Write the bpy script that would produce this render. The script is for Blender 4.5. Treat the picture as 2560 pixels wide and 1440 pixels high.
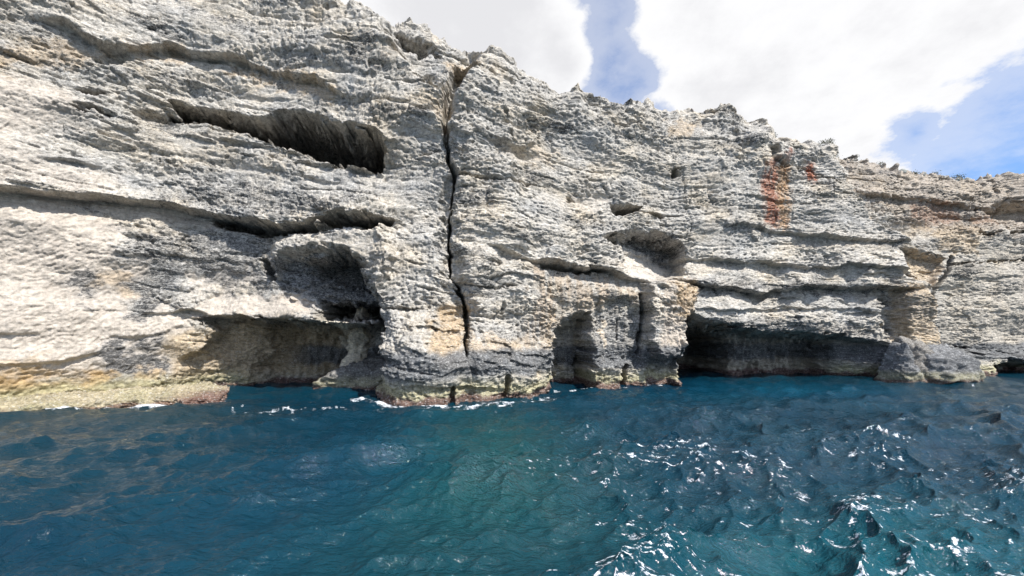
import bpy, math, random
import numpy as np

# ------------------------------------------------------------------ camera, sky, sun, exposure
sc = bpy.context.scene
for o in list(bpy.data.objects):
    bpy.data.objects.remove(o)
CAM_H = 2.6
cam_d = bpy.data.cameras.new('camera')
cam = bpy.data.objects.new('camera', cam_d)
sc.collection.objects.link(cam)
cam.location = (0, 0, CAM_H)
cam.rotation_euler = (math.radians(90), 0, 0)
cam_d.sensor_width = 36.0
cam_d.lens = 36.0 * 1000.0 / 2560.0
cam_d.shift_y = 110.0 / 2560.0
cam_d.clip_start = 0.05
cam_d.clip_end = 20000
sc.camera = cam

SUN_DIR = np.array((0.55, -0.55, 0.98)); SUN_DIR = SUN_DIR / np.linalg.norm(SUN_DIR)
sun_d = bpy.data.lights.new('sun', 'SUN')
sun_d.energy = 5.0
sun_d.angle = math.radians(0.9)
sun_d.color = (1.0, 0.96, 0.90)
sun = bpy.data.objects.new('sun', sun_d)
sc.collection.objects.link(sun)
from mathutils import Vector
sun.rotation_euler = Vector(SUN_DIR.tolist()).to_track_quat('Z', 'Y').to_euler()

world = bpy.data.worlds.new('World')
sc.world = world
world.use_nodes = True
WN = world.node_tree.nodes
WL = world.node_tree.links
WN.clear()

class NT:
    """tiny helper for node trees"""
    def __init__(s, tree):
        s.t = tree; s.n = tree.nodes; s.l = tree.links
    def new(s, typ, **kw):
        nd = s.n.new(typ)
        for k, v in kw.items():
            setattr(nd, k, v)
        return nd
    def put(s, nd, key, val):
        if val is None:
            return
        if hasattr(val, 'is_linked') or hasattr(val, 'links'):
            s.l.new(val, nd.inputs[key])
        else:
            nd.inputs[key].default_value = val
    def math(s, op, a, b=None, c=None, clamp=False):
        nd = s.new('ShaderNodeMath', operation=op); nd.use_clamp = clamp
        s.put(nd, 0, a); s.put(nd, 1, b); s.put(nd, 2, c)
        return nd.outputs[0]
    def vmath(s, op, a, b=None, scale=None):
        nd = s.new('ShaderNodeVectorMath', operation=op)
        s.put(nd, 0, a); s.put(nd, 1, b)
        if scale is not None:
            s.put(nd, 3, scale)
        return nd.outputs['Value'] if op in ('DOT_PRODUCT', 'DISTANCE', 'LENGTH') else nd.outputs[0]
    def noise(s, vec, scale, detail=6, rough=0.55, lac=2.0, dist=0.0, out='Fac'):
        nd = s.new('ShaderNodeTexNoise')
        s.put(nd, 'Vector', vec); s.put(nd, 'Scale', scale); s.put(nd, 'Detail', detail)
        s.put(nd, 'Roughness', rough); s.put(nd, 'Lacunarity', lac); s.put(nd, 'Distortion', dist)
        return nd.outputs[out]
    def sstep(s, v, a, b, lo=0.0, hi=1.0):
        nd = s.new('ShaderNodeMapRange', interpolation_type='SMOOTHSTEP')
        s.put(nd, 0, v); s.put(nd, 1, a); s.put(nd, 2, b); s.put(nd, 3, lo); s.put(nd, 4, hi)
        return nd.outputs[0]
    def lin(s, v, a, b, lo=0.0, hi=1.0):
        nd = s.new('ShaderNodeMapRange', interpolation_type='LINEAR')
        s.put(nd, 0, v); s.put(nd, 1, a); s.put(nd, 2, b); s.put(nd, 3, lo); s.put(nd, 4, hi)
        return nd.outputs[0]
    def mix(s, f, a, b, blend='MIX'):
        nd = s.new('ShaderNodeMix', data_type='RGBA', blend_type=blend)
        s.put(nd, 0, f); s.put(nd, 6, a); s.put(nd, 7, b)
        return nd.outputs[2]

def make_world():
    w = NT(world.node_tree)
    sky = w.new('ShaderNodeTexSky', sky_type='NISHITA')
    sky.sun_disc = False
    sky.sun_elevation = math.asin(SUN_DIR[2])
    sky.sun_rotation = math.atan2(SUN_DIR[0], SUN_DIR[1])
    sky.air_density = 1.0; sky.dust_density = 1.0; sky.ozone_density = 1.6
    tc = w.new('ShaderNodeTexCoord')
    d = w.vmath('NORMALIZE', tc.outputs['Generated'])
    sep = w.new('ShaderNodeSeparateXYZ'); w.l.new(d, sep.inputs[0])
    # a flat cloud deck seen in perspective: divide by height
    zz = w.math('ADD', w.math('MAXIMUM', sep.outputs[2], 0.0), 0.32)
    inv = w.math('DIVIDE', 1.0, zz)
    deck = w.vmath('SCALE', d, scale=inv)
    nb = w.noise(deck, 0.9, 4, 0.5)
    nd_ = w.noise(deck, 2.8, 12, 0.64)
    def cap(x, y, rad, soft):
        v = np.array(((x - 1280) / 1000.0, 1.0, (830 - y) / 1000.0)); v /= np.linalg.norm(v)
        dist = w.vmath('DISTANCE', d, tuple(v.tolist()))
        return w.sstep(dist, rad - soft, rad + soft, 1.0, 0.0)
    def many(lst):
        r = None
        for a in lst:
            c = cap(*a)
            r = c if r is None else w.math('MAXIMUM', r, c)
        return r
    # (direction given by where it stands over the cliff) clear gaps and cloud banks
    gap = many([(1460, -60, .065, .06), (1515, 40, .06, .06), (1540, 130, .05, .06), (1600, 200, .055, .06), (1640, 290, .045, .06)])
    gap_r = many([(2560, 400, .085, .08), (2420, 420, .055, .06), (2700, 350, .13, .09), (2290, 330, .02, .05)])
    bank = many([(1150, 20, .25, .12), (1400, 150, .06, .06), (1380, 60, .06, .05), (1800, 120, .16, .10), (2050, 150, .2, .12), (2330, 60, .20, .10), (2500, 40, .12, .08), (2430, 150, .07, .06), (1950, 290, .15, .08)])
    cov = w.math('ADD', w.lin(nb, 0.3, 0.7, -0.35, 0.35), w.math('SUBTRACT', w.math('MULTIPLY', bank, 0.70), w.math('ADD', w.math('MULTIPLY', gap, 0.74), w.math('MULTIPLY', gap_r, 0.98))))
    dens = w.math('ADD', cov, w.lin(nd_, 0.3, 0.7, -0.52, 0.52))
    cl = w.sstep(dens, -0.08, 0.42)
    haze = w.sstep(dens, -0.75, 0.1, 0.02, 0.46)
    cl = w.math('MAXIMUM', cl, haze)
    # thick parts of the cloud are greyer than its edges
    thick = w.sstep(w.math('ADD', dens, w.lin(w.noise(deck, 2.1, 8, 0.6), .3, .7, -.55, .55)), 0.35, 1.35)
    ccol = w.mix(thick, (7.9, 7.9, 8.0, 1), (6.4, 6.4, 6.6, 1))
    blue = w.vmath('MULTIPLY', sky.outputs[0], (0.94, 1.24, 1.62))
    col = w.mix(cl, blue, ccol)
    bg = w.new('ShaderNodeBackground')
    w.put(bg, 'Color', col); bg.inputs['Strength'].default_value = 0.095
    out = w.new('ShaderNodeOutputWorld')
    w.l.new(bg.outputs[0], out.inputs[0])
make_world()

sc.view_settings.view_transform = 'Standard'
sc.view_settings.look = 'None'
sc.view_settings.exposure = 0.42
sc.view_settings.gamma = 1.0
sc.render.engine = 'CYCLES'
sc.cycles.use_denoising = True
sc.cycles.max_bounces = 6
sc.cycles.diffuse_bounces = 3
sc.cycles.glossy_bounces = 3
sc.cycles.sample_clamp_indirect = 6.0

# ------------------------------------------------------------------ plan of the coast (metres; camera boat at the origin, looking +Y)
# PLAN-BEGIN
_px = np.array((-60, -26, -19.8, -17.9, -16.2, -14.3, -12.2, -9.9, -5.5, -2.5, 1.6, 7.6, 15.7, 23.0, 30.7, 43.7, 80.0))
_py = np.array((7.0, 10.0, 12.5, 14.0, 15.5, 16.8, 17.1, 17.1, 16.6, 16.5, 18.0, 20.0, 21.8, 22.6, 24.0, 27.0, 34.0))
PLAN_X = np.linspace(-58, 78, 2721)
_y = np.interp(PLAN_X, _px, _py)
_k = np.hanning(61); _k /= _k.sum()
PLAN_Y = np.convolve(np.pad(_y, 30, mode='edge'), _k, 'valid')
_nx = np.gradient(PLAN_Y, PLAN_X); _nx = -_nx; _ny = np.ones_like(_nx)       # away from the sea
_l = np.hypot(_nx, _ny); _nx /= _l; _ny /= _l
_rx = PLAN_X / np.hypot(PLAN_X, PLAN_Y); _ry = PLAN_Y / np.hypot(PLAN_X, PLAN_Y)
PLAN_DX = _nx + 0.9 * _rx; PLAN_DY = _ny + 0.9 * _ry
_k2 = np.hanning(121); _k2 /= _k2.sum()
PLAN_DX = np.convolve(np.pad(PLAN_DX, 60, mode='edge'), _k2, 'valid')
PLAN_DY = np.convolve(np.pad(PLAN_DY, 60, mode='edge'), _k2, 'valid')
_l = np.hypot(PLAN_DX, PLAN_DY); PLAN_DX /= _l; PLAN_DY /= _l
# PLAN-END

f32 = np.float32
rng = np.random.default_rng(11)
PERM = rng.permutation(256).astype(np.int32)
G3 = rng.normal(size=(256, 3)); G3 = (G3 / np.linalg.norm(G3, axis=1, keepdims=True) * 1.5).astype(f32)
G2 = rng.uniform(0, 2 * math.pi, 256); G2 = (np.stack((np.cos(G2), np.sin(G2)), 1) * 1.4).astype(f32)
G2x = np.ascontiguousarray(G2[:, 0]); G2y = np.ascontiguousarray(G2[:, 1])
G3x, G3y, G3z = (np.ascontiguousarray(G3[:, i]) for i in range(3))

def n2(x, y):
    x = np.asarray(x, f32); y = np.asarray(y, f32)
    x, y = np.broadcast_arrays(x, y)
    xi = np.floor(x); yi = np.floor(y)
    xf = x - xi; yf = y - yi
    xi = xi.astype(np.int32); yi = yi.astype(np.int32)
    u = xf * xf * xf * (xf * (xf * 6 - 15) + 10); v = yf * yf * yf * (yf * (yf * 6 - 15) + 10)
    a = PERM[xi & 255]; b = PERM[(xi + 1) & 255]
    h00 = PERM[(a + yi) & 255]; h10 = PERM[(b + yi) & 255]; h01 = PERM[(a + yi + 1) & 255]; h11 = PERM[(b + yi + 1) & 255]
    d00 = G2x[h00] * xf + G2y[h00] * yf
    d10 = G2x[h10] * (xf - 1) + G2y[h10] * yf
    d01 = G2x[h01] * xf + G2y[h01] * (yf - 1)
    d11 = G2x[h11] * (xf - 1) + G2y[h11] * (yf - 1)
    r0 = d00 + u * (d10 - d00); r1 = d01 + u * (d11 - d01)
    return r0 + v * (r1 - r0)

def n3(x, y, z):
    x = np.asarray(x, f32); y = np.asarray(y, f32); z = np.asarray(z, f32)
    xi = np.floor(x); yi = np.floor(y); zi = np.floor(z)
    xf = x - xi; yf = y - yi; zf = z - zi
    xi = xi.astype(np.int32); yi = yi.astype(np.int32); zi = zi.astype(np.int32)
    u = xf * xf * xf * (xf * (xf * 6 - 15) + 10); v = yf * yf * yf * (yf * (yf * 6 - 15) + 10); w = zf * zf * zf * (zf * (zf * 6 - 15) + 10)
    r = None
    for dz in (0, 1):
        rr = []
        for dy in (0, 1):
            e = []
            for dx in (0, 1):
                h = PERM[(PERM[(PERM[(xi + dx) & 255] + yi + dy) & 255] + zi + dz) & 255]
                e.append(G3x[h] * (xf - dx) + G3y[h] * (yf - dy) + G3z[h] * (zf - dz))
            rr.append(e[0] + u * (e[1] - e[0]))
        q = rr[0] + v * (rr[1] - rr[0])
        r = q if dz == 0 else r + w * (q - r)
    return r

def sst(a, b, x):
    t = np.clip((x - a) / (b - a), 0, 1)
    return t * t * (3 - 2 * t)

# ------------------------------------------------------------------ materials
def attr(n, name):
    a = n.new('ShaderNodeAttribute'); a.attribute_name = name
    return a

def rock_material():
    m = bpy.data.materials.new('limestone'); m.use_nodes = True
    n = NT(m.node_tree); n.n.clear()
    geo = n.new('ShaderNodeNewGeometry')
    P = geo.outputs['Position']
    col = attr(n, 'rock_colour').outputs['Color']
    pr = attr(n, 'rock_weather').outputs['Color']
    sp = n.new('ShaderNodeSeparateColor'); n.l.new(pr, sp.inputs[0])
    crust, smooth = sp.outputs[0], sp.outputs[1]
    mp = n.vmath('MULTIPLY', P, (1.0, 1.0, 2.6))
    a = n.noise(mp, 5.0, 7, 0.72)
    b = n.noise(P, 24.0, 3, 0.7)
    c = n.noise(mp, 1.3, 5, 0.6)
    g = n.math('ADD', n.lin(a, 0.30, 0.70, -0.55, 0.55), n.lin(b, 0.25, 0.75, -0.30, 0.30))
    g = n.math('MULTIPLY', g, n.lin(smooth, 0, 1, 1.0, 0.45))
    val = n.math('ADD', 1.0, n.math('ADD', g, n.lin(c, 0.3, 0.7, -0.14, 0.14)))
    cc = n.mix(1.0, col, (1, 1, 1, 1), 'MULTIPLY')
    v3 = n.new('ShaderNodeCombineXYZ')
    for i in range(3):
        n.l.new(val, v3.inputs[i])
    cc = n.vmath('MULTIPLY', cc, v3.outputs[0])
    # rain-washed vertical streaks
    vs = n.noise(n.vmath('MULTIPLY', P, (7.0, 7.0, 0.55)), 1.0, 4, 0.6)
    cc = n.vmath('SCALE', cc, scale=n.lin(vs, .3, .7, 0.80, 1.20))
    # black crust (lichen) in speckles and flakes, stronger where the wall is weathered
    k1 = n.noise(mp, 7.0, 6, 0.78)
    thr = n.lin(crust, 0, 1, 0.69, 0.40)
    km = n.sstep(n.math('SUBTRACT', k1, thr), -0.015, 0.075)
    cc = n.mix(n.math('MULTIPLY', km, 0.86), cc, (0.052, 0.053, 0.055, 1))
    # pale lichen dots
    w1 = n.noise(mp, 12.0, 4, 0.7)
    wm = n.math('MULTIPLY', n.sstep(w1, 0.55, 0.66), n.lin(smooth, 0, 1, 0.75, 0.2))
    cc = n.mix(wm, cc, (0.70, 0.69, 0.66, 1))
    bs = n.new('ShaderNodeBsdfPrincipled')
    n.put(bs, 'Base Color', cc)
    n.put(bs, 'Roughness', 0.92)
    n.put(bs, 'Specular IOR Level', 0.25)
    hb = n.math('ADD', n.math('MULTIPLY', a, 1.0), n.math('MULTIPLY', b, 0.45))
    bump = n.new('ShaderNodeBump')
    n.put(bump, 'Height', hb); n.put(bump, 'Distance', 0.075)
    n.put(bump, 'Strength', n.lin(smooth, 0, 1, 0.95, 0.5))
    n.l.new(bump.outputs[0], bs.inputs['Normal'])
    out = n.new('ShaderNodeOutputMaterial'); n.l.new(bs.outputs[0], out.inputs[0])
    return m
ROCK = rock_material()

# ------------------------------------------------------------------ mesh helpers
def mesh_from(name, V, Fq, mat, attrs=None, smooth=True):
    me = bpy.data.meshes.new(name)
    V = np.ascontiguousarray(V, f32); Fq = np.ascontiguousarray(Fq, np.int32)
    k = Fq.shape[1]
    me.vertices.add(len(V)); me.vertices.foreach_set('co', V.ravel())
    me.loops.add(Fq.size); me.loops.foreach_set('vertex_index', Fq.ravel())
    me.polygons.add(len(Fq))
    me.polygons.foreach_set('loop_start', np.arange(0, Fq.size, k, dtype=np.int32))
    me.polygons.foreach_set('loop_total', np.full(len(Fq), k, np.int32))
    if smooth:
        me.polygons.foreach_set('use_smooth', np.ones(len(Fq), bool))
    me.update(calc_edges=True)
    for nm, arr in (attrs or {}).items():
        ca = me.color_attributes.new(nm, 'FLOAT_COLOR', 'POINT')
        full = np.ones((len(V), 4), f32); full[:, :arr.shape[1]] = arr
        ca.data.foreach_set('color', full.ravel())
    me.materials.append(mat)
    return me

def link(name, me, parent=None):
    o = bpy.data.objects.new(name, me)
    sc.collection.objects.link(o)
    if parent is not None:
        o.parent = parent
    return o

def empty(name, loc=(0, 0, 0)):
    o = bpy.data.objects.new(name, None)
    sc.collection.objects.link(o)
    o.location = loc
    return o

def tag(o, label=None, cat=None, group=None, kind=None):
    if label: o['label'] = label
    if cat: o['category'] = cat
    if group: o['group'] = group
    if kind: o['kind'] = kind
    return o

def subset(V, Fq, sel, attrs):
    Fs = Fq[sel]
    u, inv = np.unique(Fs.ravel(), return_inverse=True)
    return V[u], inv.reshape(Fs.shape), {k: a[u] for k, a in attrs.items()}

# ------------------------------------------------------------------ the cliff: relief over (X along the coast, z height)
q = np.concatenate((np.linspace(-2.3, -1.36, 70, endpoint=False), np.linspace(-1.36, 1.36, 1430, endpoint=False), np.linspace(1.36, 2.0, 60)))
QT = PLAN_X / PLAN_Y
CX = np.interp(q, QT, PLAN_X)
CY = np.interp(CX, PLAN_X, PLAN_Y); CDX = np.interp(CX, PLAN_X, PLAN_DX); CDY = np.interp(CX, PLAN_X, PLAN_DY)
NC = len(CX)
SKY = np.array([(-60, 24), (-24, 20.5)] + [(-18.96,17.8),(-17.96,18.14),(-15.62,19.12),(-11.76,19.02),(-8.24,17.92),(-6.45,17.14),(-5.75,16.74),(-5.4,16.38),(-4.54,16.09),(-3.68,15.64),(-2.82,15.22),(-1.98,15.08),(-1.4,15.05),(-1.06,14.79),(-0.8,15.04),(-0.19,15.02),(0.43,14.73),(1.15,14.63),(2.09,14.29),(2.86,14.04),(3.36,14.37),(4.06,14.04),(5.32,13.89),(6.19,14.12),(7.3,14.12),(8.64,14.15),(9.43,14.29),(10.24,14.23),(10.95,14.44),(11.67,14.78),(12.64,14.39),(13.38,14.03),(14.26,14.08),(14.51,13.24),(15.65,13.01),(16.62,12.96),(17.83,12.46)] + [(19.36,12.82),(20.66,12.95),(21.98,12.96),(23.38,12.85),(24.58,12.44),(26.08,12.35),(27,12.62),(28.55,12.27),(30.17,12.28),(33.03,12.84),(38.42,13.59),(46.7,14.59)] + [(80, 16)])
SKY[:, 1] += np.interp(SKY[:, 0], [-5.9, -5.2, -3.2, -2.4, 0, 1.8, 4, 10, 17, 18.6, 21, 23, 60], [0, 1.4, 1.5, .6, .5, .25, .2, .5, .6, 1.15, .95, .8, .8])
o_ = np.argsort(SKY[:, 0]); SKY = SKY[o_]
ZT = np.interp(CX, SKY[:, 0], SKY[:, 1])
_fn = 1 - 0.85 * sst(-6.2, -5.4, CX) * sst(-1.9, -2.6, CX)
ZT = ZT - 0.12 + _fn * (0.22 * n2(CX * 1.3, CX * 0 + 3.3) + 0.34 * np.abs(n2(CX * 1.9, CX * 0 + 7.7)) + 0.15 * np.maximum(0, n2(CX * 4.1, CX * 0 + 1.7)) + .06 * np.maximum(0, n2(CX * 11, CX * 0 + 1.7)))
ZB = -1.3
NR = 660
vv = np.linspace(0, 1, NR)
_kz = np.hanning(17); _kz /= _kz.sum()
ZT = np.convolve(np.pad(ZT, 8, mode='edge'), _kz, 'valid')
_ks = np.hanning(61); _ks /= _ks.sum()
ZTS = np.convolve(np.pad(ZT, 30, mode='edge'), _ks, 'valid')
Z = (ZB + (ZTS[:, None] - ZB) * vv[None, :] + (ZT - ZTS)[:, None] * sst(0.86, 1.0, vv)[None, :]).astype(f32)
X = np.repeat(CX[:, None], NR, 1).astype(f32)
# bedding: beds dip gently to the right on the left, level on the right
dip = np.where(PLAN_X < -3, -0.15, np.where(PLAN_X < 8, -0.085, 0.01))
ZOFF = np.cumsum(dip) * (PLAN_X[1] - PLAN_X[0]); ZOFF -= np.interp(-3, PLAN_X, ZOFF)
T = Z - np.interp(CX, PLAN_X, ZOFF)[:, None].astype(f32)
RJ = rng.uniform(0, 1, (256, 4)).astype(f32)
def blocks(a, b, seed, shear=0.0):
    """broken blocks (cells stretched along the bedding): height of the block with its own tilt, closeness to a joint"""
    u = (X + 0.35 * a * n2(X / (a * 1.7) + seed, T / (b * 2.5)) + shear * T) / a
    v = (T + 0.30 * b * n2(X / (a * 1.5), T / (b * 2.2) + seed)) / b
    ui = np.floor(u).astype(np.int32); vi = np.floor(v).astype(np.int32)
    f1 = np.full(u.shape, 9, f32); f2 = np.full(u.shape, 9, f32); hh = np.zeros(u.shape, f32)
    for di in (-1, 0, 1):
        for dj in (-1, 0, 1):
            ci = ui + di; cj = vi + dj
            h = PERM[(PERM[(ci + int(seed * 17)) & 255] + cj) & 255]
            du = (ci + 0.1 + 0.8 * RJ[h, 0] - u).astype(f32); dv = (cj + 0.1 + 0.8 * RJ[h, 1] - v).astype(f32)
            d = np.abs(du) * 0.75 + np.abs(dv) * 0.75 + 0.25 * np.sqrt(du * du + dv * dv)
            val = (RJ[h, 2] - 0.5) + 0.55 * (RJ[h, 3] - 0.5) * du - 0.45 * dv * RJ[h, 2]
            nearer = d < f1
            f2 = np.where(nearer, f1, np.minimum(f2, d)); hh = np.where(nearer, val, hh); f1 = np.where(nearer, d, f1)
    return hh, np.exp(-((f2 - f1) / 0.10) ** 2)
# irregular edges: features are looked up on slightly warped coordinates
XW = X + 0.16 * n2(X * 1.1, Z * 1.5) + 0.075 * n2(X * 3.1 + 9, Z * 3.7) + 0.04 * n2(X * 8 + 3, Z * 8)
ZW = Z + 0.10 * n2(X * 1.2 + 31, Z * 1.4 + 5) + 0.055 * n2(X * 3.3 + 3, Z * 4.1 + 8) + 0.035 * n2(X * 8 + 13, Z * 8 + 4)
_hh, _ = blocks(0.8, 0.34, 5.0, 0.2)
_h2, _ = blocks(0.33, 0.16, 6.0, -0.2)
XW = XW + 0.20 * _hh + 0.05 * _h2; ZW = ZW + 0.12 * _hh + 0.05 * _h2
D = np.zeros_like(X)

def sd_poly(P, margin):
    """signed distance (positive inside) of the warped coordinates to polygon P, on the sub-grid around it"""
    P = np.asarray(P, f32)
    x0, x1 = P[:, 0].min() - margin, P[:, 0].max() + margin
    i0 = int(np.searchsorted(CX, x0 - 0.3)); i1 = int(np.searchsorted(CX, x1 + 0.3))
    i0 = max(0, i0); i1 = min(NC, max(i1, i0 + 1))
    sl = slice(i0, i1)
    px = XW[sl]; pz = ZW[sl]
    z0, z1 = P[:, 1].min() - margin - 0.3, P[:, 1].max() + margin + 0.3
    msk = (pz > z0) & (pz < z1)
    jj = np.where(msk.any(0))[0]
    if len(jj) == 0:
        return None, None
    sj = slice(int(jj[0]), int(jj[-1]) + 1)
    px = px[:, sj]; pz = pz[:, sj]
    d2 = np.full(px.shape, 1e9, f32); ins = np.zeros(px.shape, bool)
    n = len(P)
    for k in range(n):
        ax, az = P[k]; bx, bz = P[(k + 1) % n]
        ex, ez = bx - ax, bz - az
        wx, wz = px - ax, pz - az
        t = np.clip((wx * ex + wz * ez) / (ex * ex + ez * ez + 1e-9), 0, 1)
        dx, dz = wx - ex * t, wz - ez * t
        d2 = np.minimum(d2, dx * dx + dz * dz)
        if abs(ez) > 1e-9:
            c = ((az > pz) != (bz > pz)) & (px < ex * (pz - az) / ez + ax)
            ins ^= c
    s = np.sqrt(d2)
    return (sl, sj), np.where(ins, s, -s)

def recess(P, depth, soft=0.3, inner=None, ramp=None):
    """hollow (depth>0) or boss (depth<0); inner: distance over which it keeps deepening"""
    s, sd = sd_poly(P, soft)
    if s is None: return
    m = sst(-soft * 0.25, soft, sd)
    if inner:
        m = m * (0.45 + 0.55 * sst(0, inner, sd))
    if ramp:      # deepens from the first point of the ramp to the second
        (ax, az), (bx, bz) = ramp
        t = ((X[s] - ax) * (bx - ax) + (Z[s] - az) * (bz - az)) / ((bx - ax) ** 2 + (bz - az) ** 2)
        m = m * np.clip(t, 0, 1)
    D[s] += depth * m

def ledge(L, out_, up, in_, down, taper=1.2):
    """overhanging bed: rock juts out above the line, is cut back below it"""
    L = np.asarray(L, f32)
    zl = np.interp(CX, L[:, 0], L[:, 1]).astype(f32)[:, None]
    tp = sst(L[0, 0] - taper * 0.3, L[0, 0] + taper, CX) * sst(L[-1, 0] + taper * 0.3, L[-1, 0] - taper, CX)
    tp = tp[:, None].astype(f32)
    dz = Z + 0.16 * n2(X * 0.9 + 31, Z * 1.0 + 5) + 0.05 * n2(X * 2.6 + 3, Z * 3.1 + 8) - zl
    tp = tp * (0.75 + 0.55 * n2(X * 0.55 + L[0, 1], Z * 0.2))
    ab = np.exp(-np.clip(dz, 0, 99) / up); be = np.exp(np.clip(dz, -99, 0) / down)
    k = sst(-0.07, 0.07, dz)
    D[...] += tp * (-out_ * ab * k + in_ * be * (1 - k))

def crack(L, width, depth):
    L = np.asarray(L, f32)
    wd = np.broadcast_to(np.asarray(width, f32), (len(L),))
    for k in range(len(L) - 1):
        ax, az = L[k]; bx, bz = L[k + 1]
        mrg = 0.6
        i0 = max(0, int(np.searchsorted(CX, min(ax, bx) - mrg))); i1 = min(NC, int(np.searchsorted(CX, max(ax, bx) + mrg)))
        if i1 <= i0: continue
        px, pz = XW[i0:i1] * 0.35 + X[i0:i1] * 0.65, ZW[i0:i1]
        ex, ez = bx - ax, bz - az
        t = np.clip(((px - ax) * ex + (pz - az) * ez) / (ex * ex + ez * ez + 1e-9), 0, 1)
        dd = np.hypot(px - ax - ex * t, pz - az - ez * t)
        w = wd[k] + (wd[k + 1] - wd[k]) * t
        CR[i0:i1] = np.maximum(CR[i0:i1], depth * sst(w, w * 0.35, dd))
CR = np.zeros_like(D)

def hash1(k, s):
    return np.modf(np.abs(np.sin(k * 12.9898 + s * 78.233) * 43758.5453))[0].astype(f32)

def strata(L, amp, notch, seed):
    tw = T + 0.45 * L * n2(X / (L * 6) + seed, T / (L * 4)) + 0.12 * L * n2(X / (L * 1.3) + seed, T / L * 1.1)
    k = np.floor(tw / L + seed * 0.37); ph = tw / L + seed * 0.37 - k
    def p(kk):
        return 0.55 * hash1(kk, seed) + 0.9 * n2(X / (L * 5) + kk * 7.31, kk * 3.17 + seed)
    pr = p(k); pn = p(k + 1)
    e = sst(0.82, 1.0, ph)
    cut = np.exp(-((ph - 0.93) / 0.075) ** 2) * sst(0.0, 0.55, n2(X / (L * 3) + k * 2.1, k * 1.7 + 4 + seed) + .3 * n2(X / (L * .9), k * 2.3))
    return -amp * (pr + (pn - pr) * e + 0.25 * np.sin(ph * math.pi)) + notch * cut

# --- big forms
lean = 0.05 * np.clip(Z - 3, 0, 20)
D += lean
# gentle swells of the whole wall
D += 0.55 * n2(X / 5.5 + 2.2, Z / 4.0) + 0.3 * n2(X / 2.4 + 8, Z / 1.8)
# the buttress foot left and right of the crack pushes out to sea
recess([(-5.74,2.6),(-5.23,2.77),(-3.97,3.26),(-2.17,3.1),(-0.52,2.77),(1.81,1.88),(1.71,-2.81),(-0.86,-2.87),(-2.98,-2.86),(-4.64,-2.7),(-5.83,-2.23)], -1.7, 1.7)
recess([(-5.57,7.09),(-2.81,7.07),(-2,3.1),(-2,-1.07),(-5.74,-1.06),(-5.4,2.27),(-5.74,4.1)], -0.7, 0.8)
recess([(-2.49,6.42),(1.62,5.66),(1.99,2.78),(1.62,-1.54),(-2,-1.07),(-1.92,3.1)], -0.45, 0.5)
# block right of the crack stands a little proud
recess([(-2.17,14.09),(-0.69,14.61),(0.35,11.37),(0.89,5.97),(-0.35,5.88),(-1.84,3.77),(-2.57,5.75),(-2.68,9.72),(-2.62,12.71)], -0.35, 0.45)
# gully behind the top of the left block
recess([(-6.36,21.23),(-2.65,21.09),(-1.48,18.66),(-1.06,14.88),(-2.12,14.2),(-2.49,13.3),(-2.65,11.59),(-2.96,11.58),(-3.06,12.73),(-4.02,13.62),(-4.88,14.49),(-5.57,15.54)], 0.9, 0.5)
recess([(-5.7,16.44),(-4.63,16.27),(-3.38,15.66),(-2.93,15.08),(-3.92,14.91),(-4.81,15.11)], 1.1, 0.4)
# left upper brow, slit cave and overhangs
ledge([(-17.51,14.23),(-16.86,14.38),(-16.13,14),(-15.59,14.13),(-14.33,14.77),(-11.62,14.57),(-9.9,13.95),(-8.11,13.33),(-6.69,12.56)], 0.45, 1.1, 0.45, 0.45)
recess([(-16.26,14.08),(-15.59,14.29),(-15.3,13.96),(-15.59,13.5),(-16.17,13.28)], 0.5, 0.3)
recess([(-16.58,12.07),(-16.04,12.37),(-16,12.09),(-16.34,11.87)], 0.7, 0.14)
recess([(-16.6,11.35),(-16.17,11.45),(-15.73,11.22),(-15.87,11.05),(-16.26,11.15)], 0.7, 0.14)
recess([(-14.51,12.45),(-13.67,12.5),(-12.28,12.15),(-10.94,11.9),(-10.08,12.37),(-9.19,12.23),(-8.11,11.89),(-6.69,11.42),(-5.57,10.78),(-5.35,10.27),(-5.59,9.55),(-6.34,9.58),(-7.58,9.84),(-8.83,10.24),(-10.08,10.7),(-11.29,11.22),(-12.28,11.51),(-13.37,11.71),(-14.21,11.89)], 5.6, 0.20)
recess([(-15.3,11.75),(-14.33,12.07),(-13.52,11.73),(-14.21,11.46),(-15.1,11.45)], 0.45, 0.3)
ledge([(-10.08,12.37),(-9.19,12.3),(-8.11,11.96),(-6.69,11.47),(-5.48,10.83),(-4.64,10.55)], 0.5, 0.9, 0.05, 0.2)
ledge([(-9.37,10.01),(-8.11,9.83),(-6.69,9.55),(-5.48,9.45)], 0.28, 0.25, 0.35, 0.2, 0.5)
ledge([(-14.33,11.02),(-12.92,10.84),(-11.62,10.77),(-10.25,10.6)], 0.2, 0.3, 0.2, 0.25)
ledge([(-17.15,9.02),(-16.62,9.13),(-16.04,9.11)], 0.3, 0.35, 0.25, 0.3, 0.5)
# great overhang across the left wall
ledge([(-19.21,7.47),(-17.79,7.71),(-17.08,7.72),(-16.04,7.83),(-14.9,7.92),(-13.81,7.79),(-12.6,7.4),(-11.62,7.04),(-10.25,6.84),(-8.83,6.98),(-7.22,7.27),(-4.98,7.28)], 0.75, 1.5, 0.75, 0.75, 1.6)
recess([(-12.99,7.53),(-11.62,7.35),(-9.9,7.12),(-8.47,7.31),(-7.58,7.47),(-6.34,7.48),(-4.89,7.34),(-4.98,7.08),(-6.69,7.07),(-7.75,7.15),(-8.83,6.88),(-10.08,6.8),(-10.94,6.84),(-12.28,7.04)], 2.6, 0.15)
recess([(-7.05,9.31),(-4.81,10.56),(-4.64,9.73),(-5.65,8.59),(-6.69,7.79),(-7.58,7.65)], 0.35, 0.6)
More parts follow.
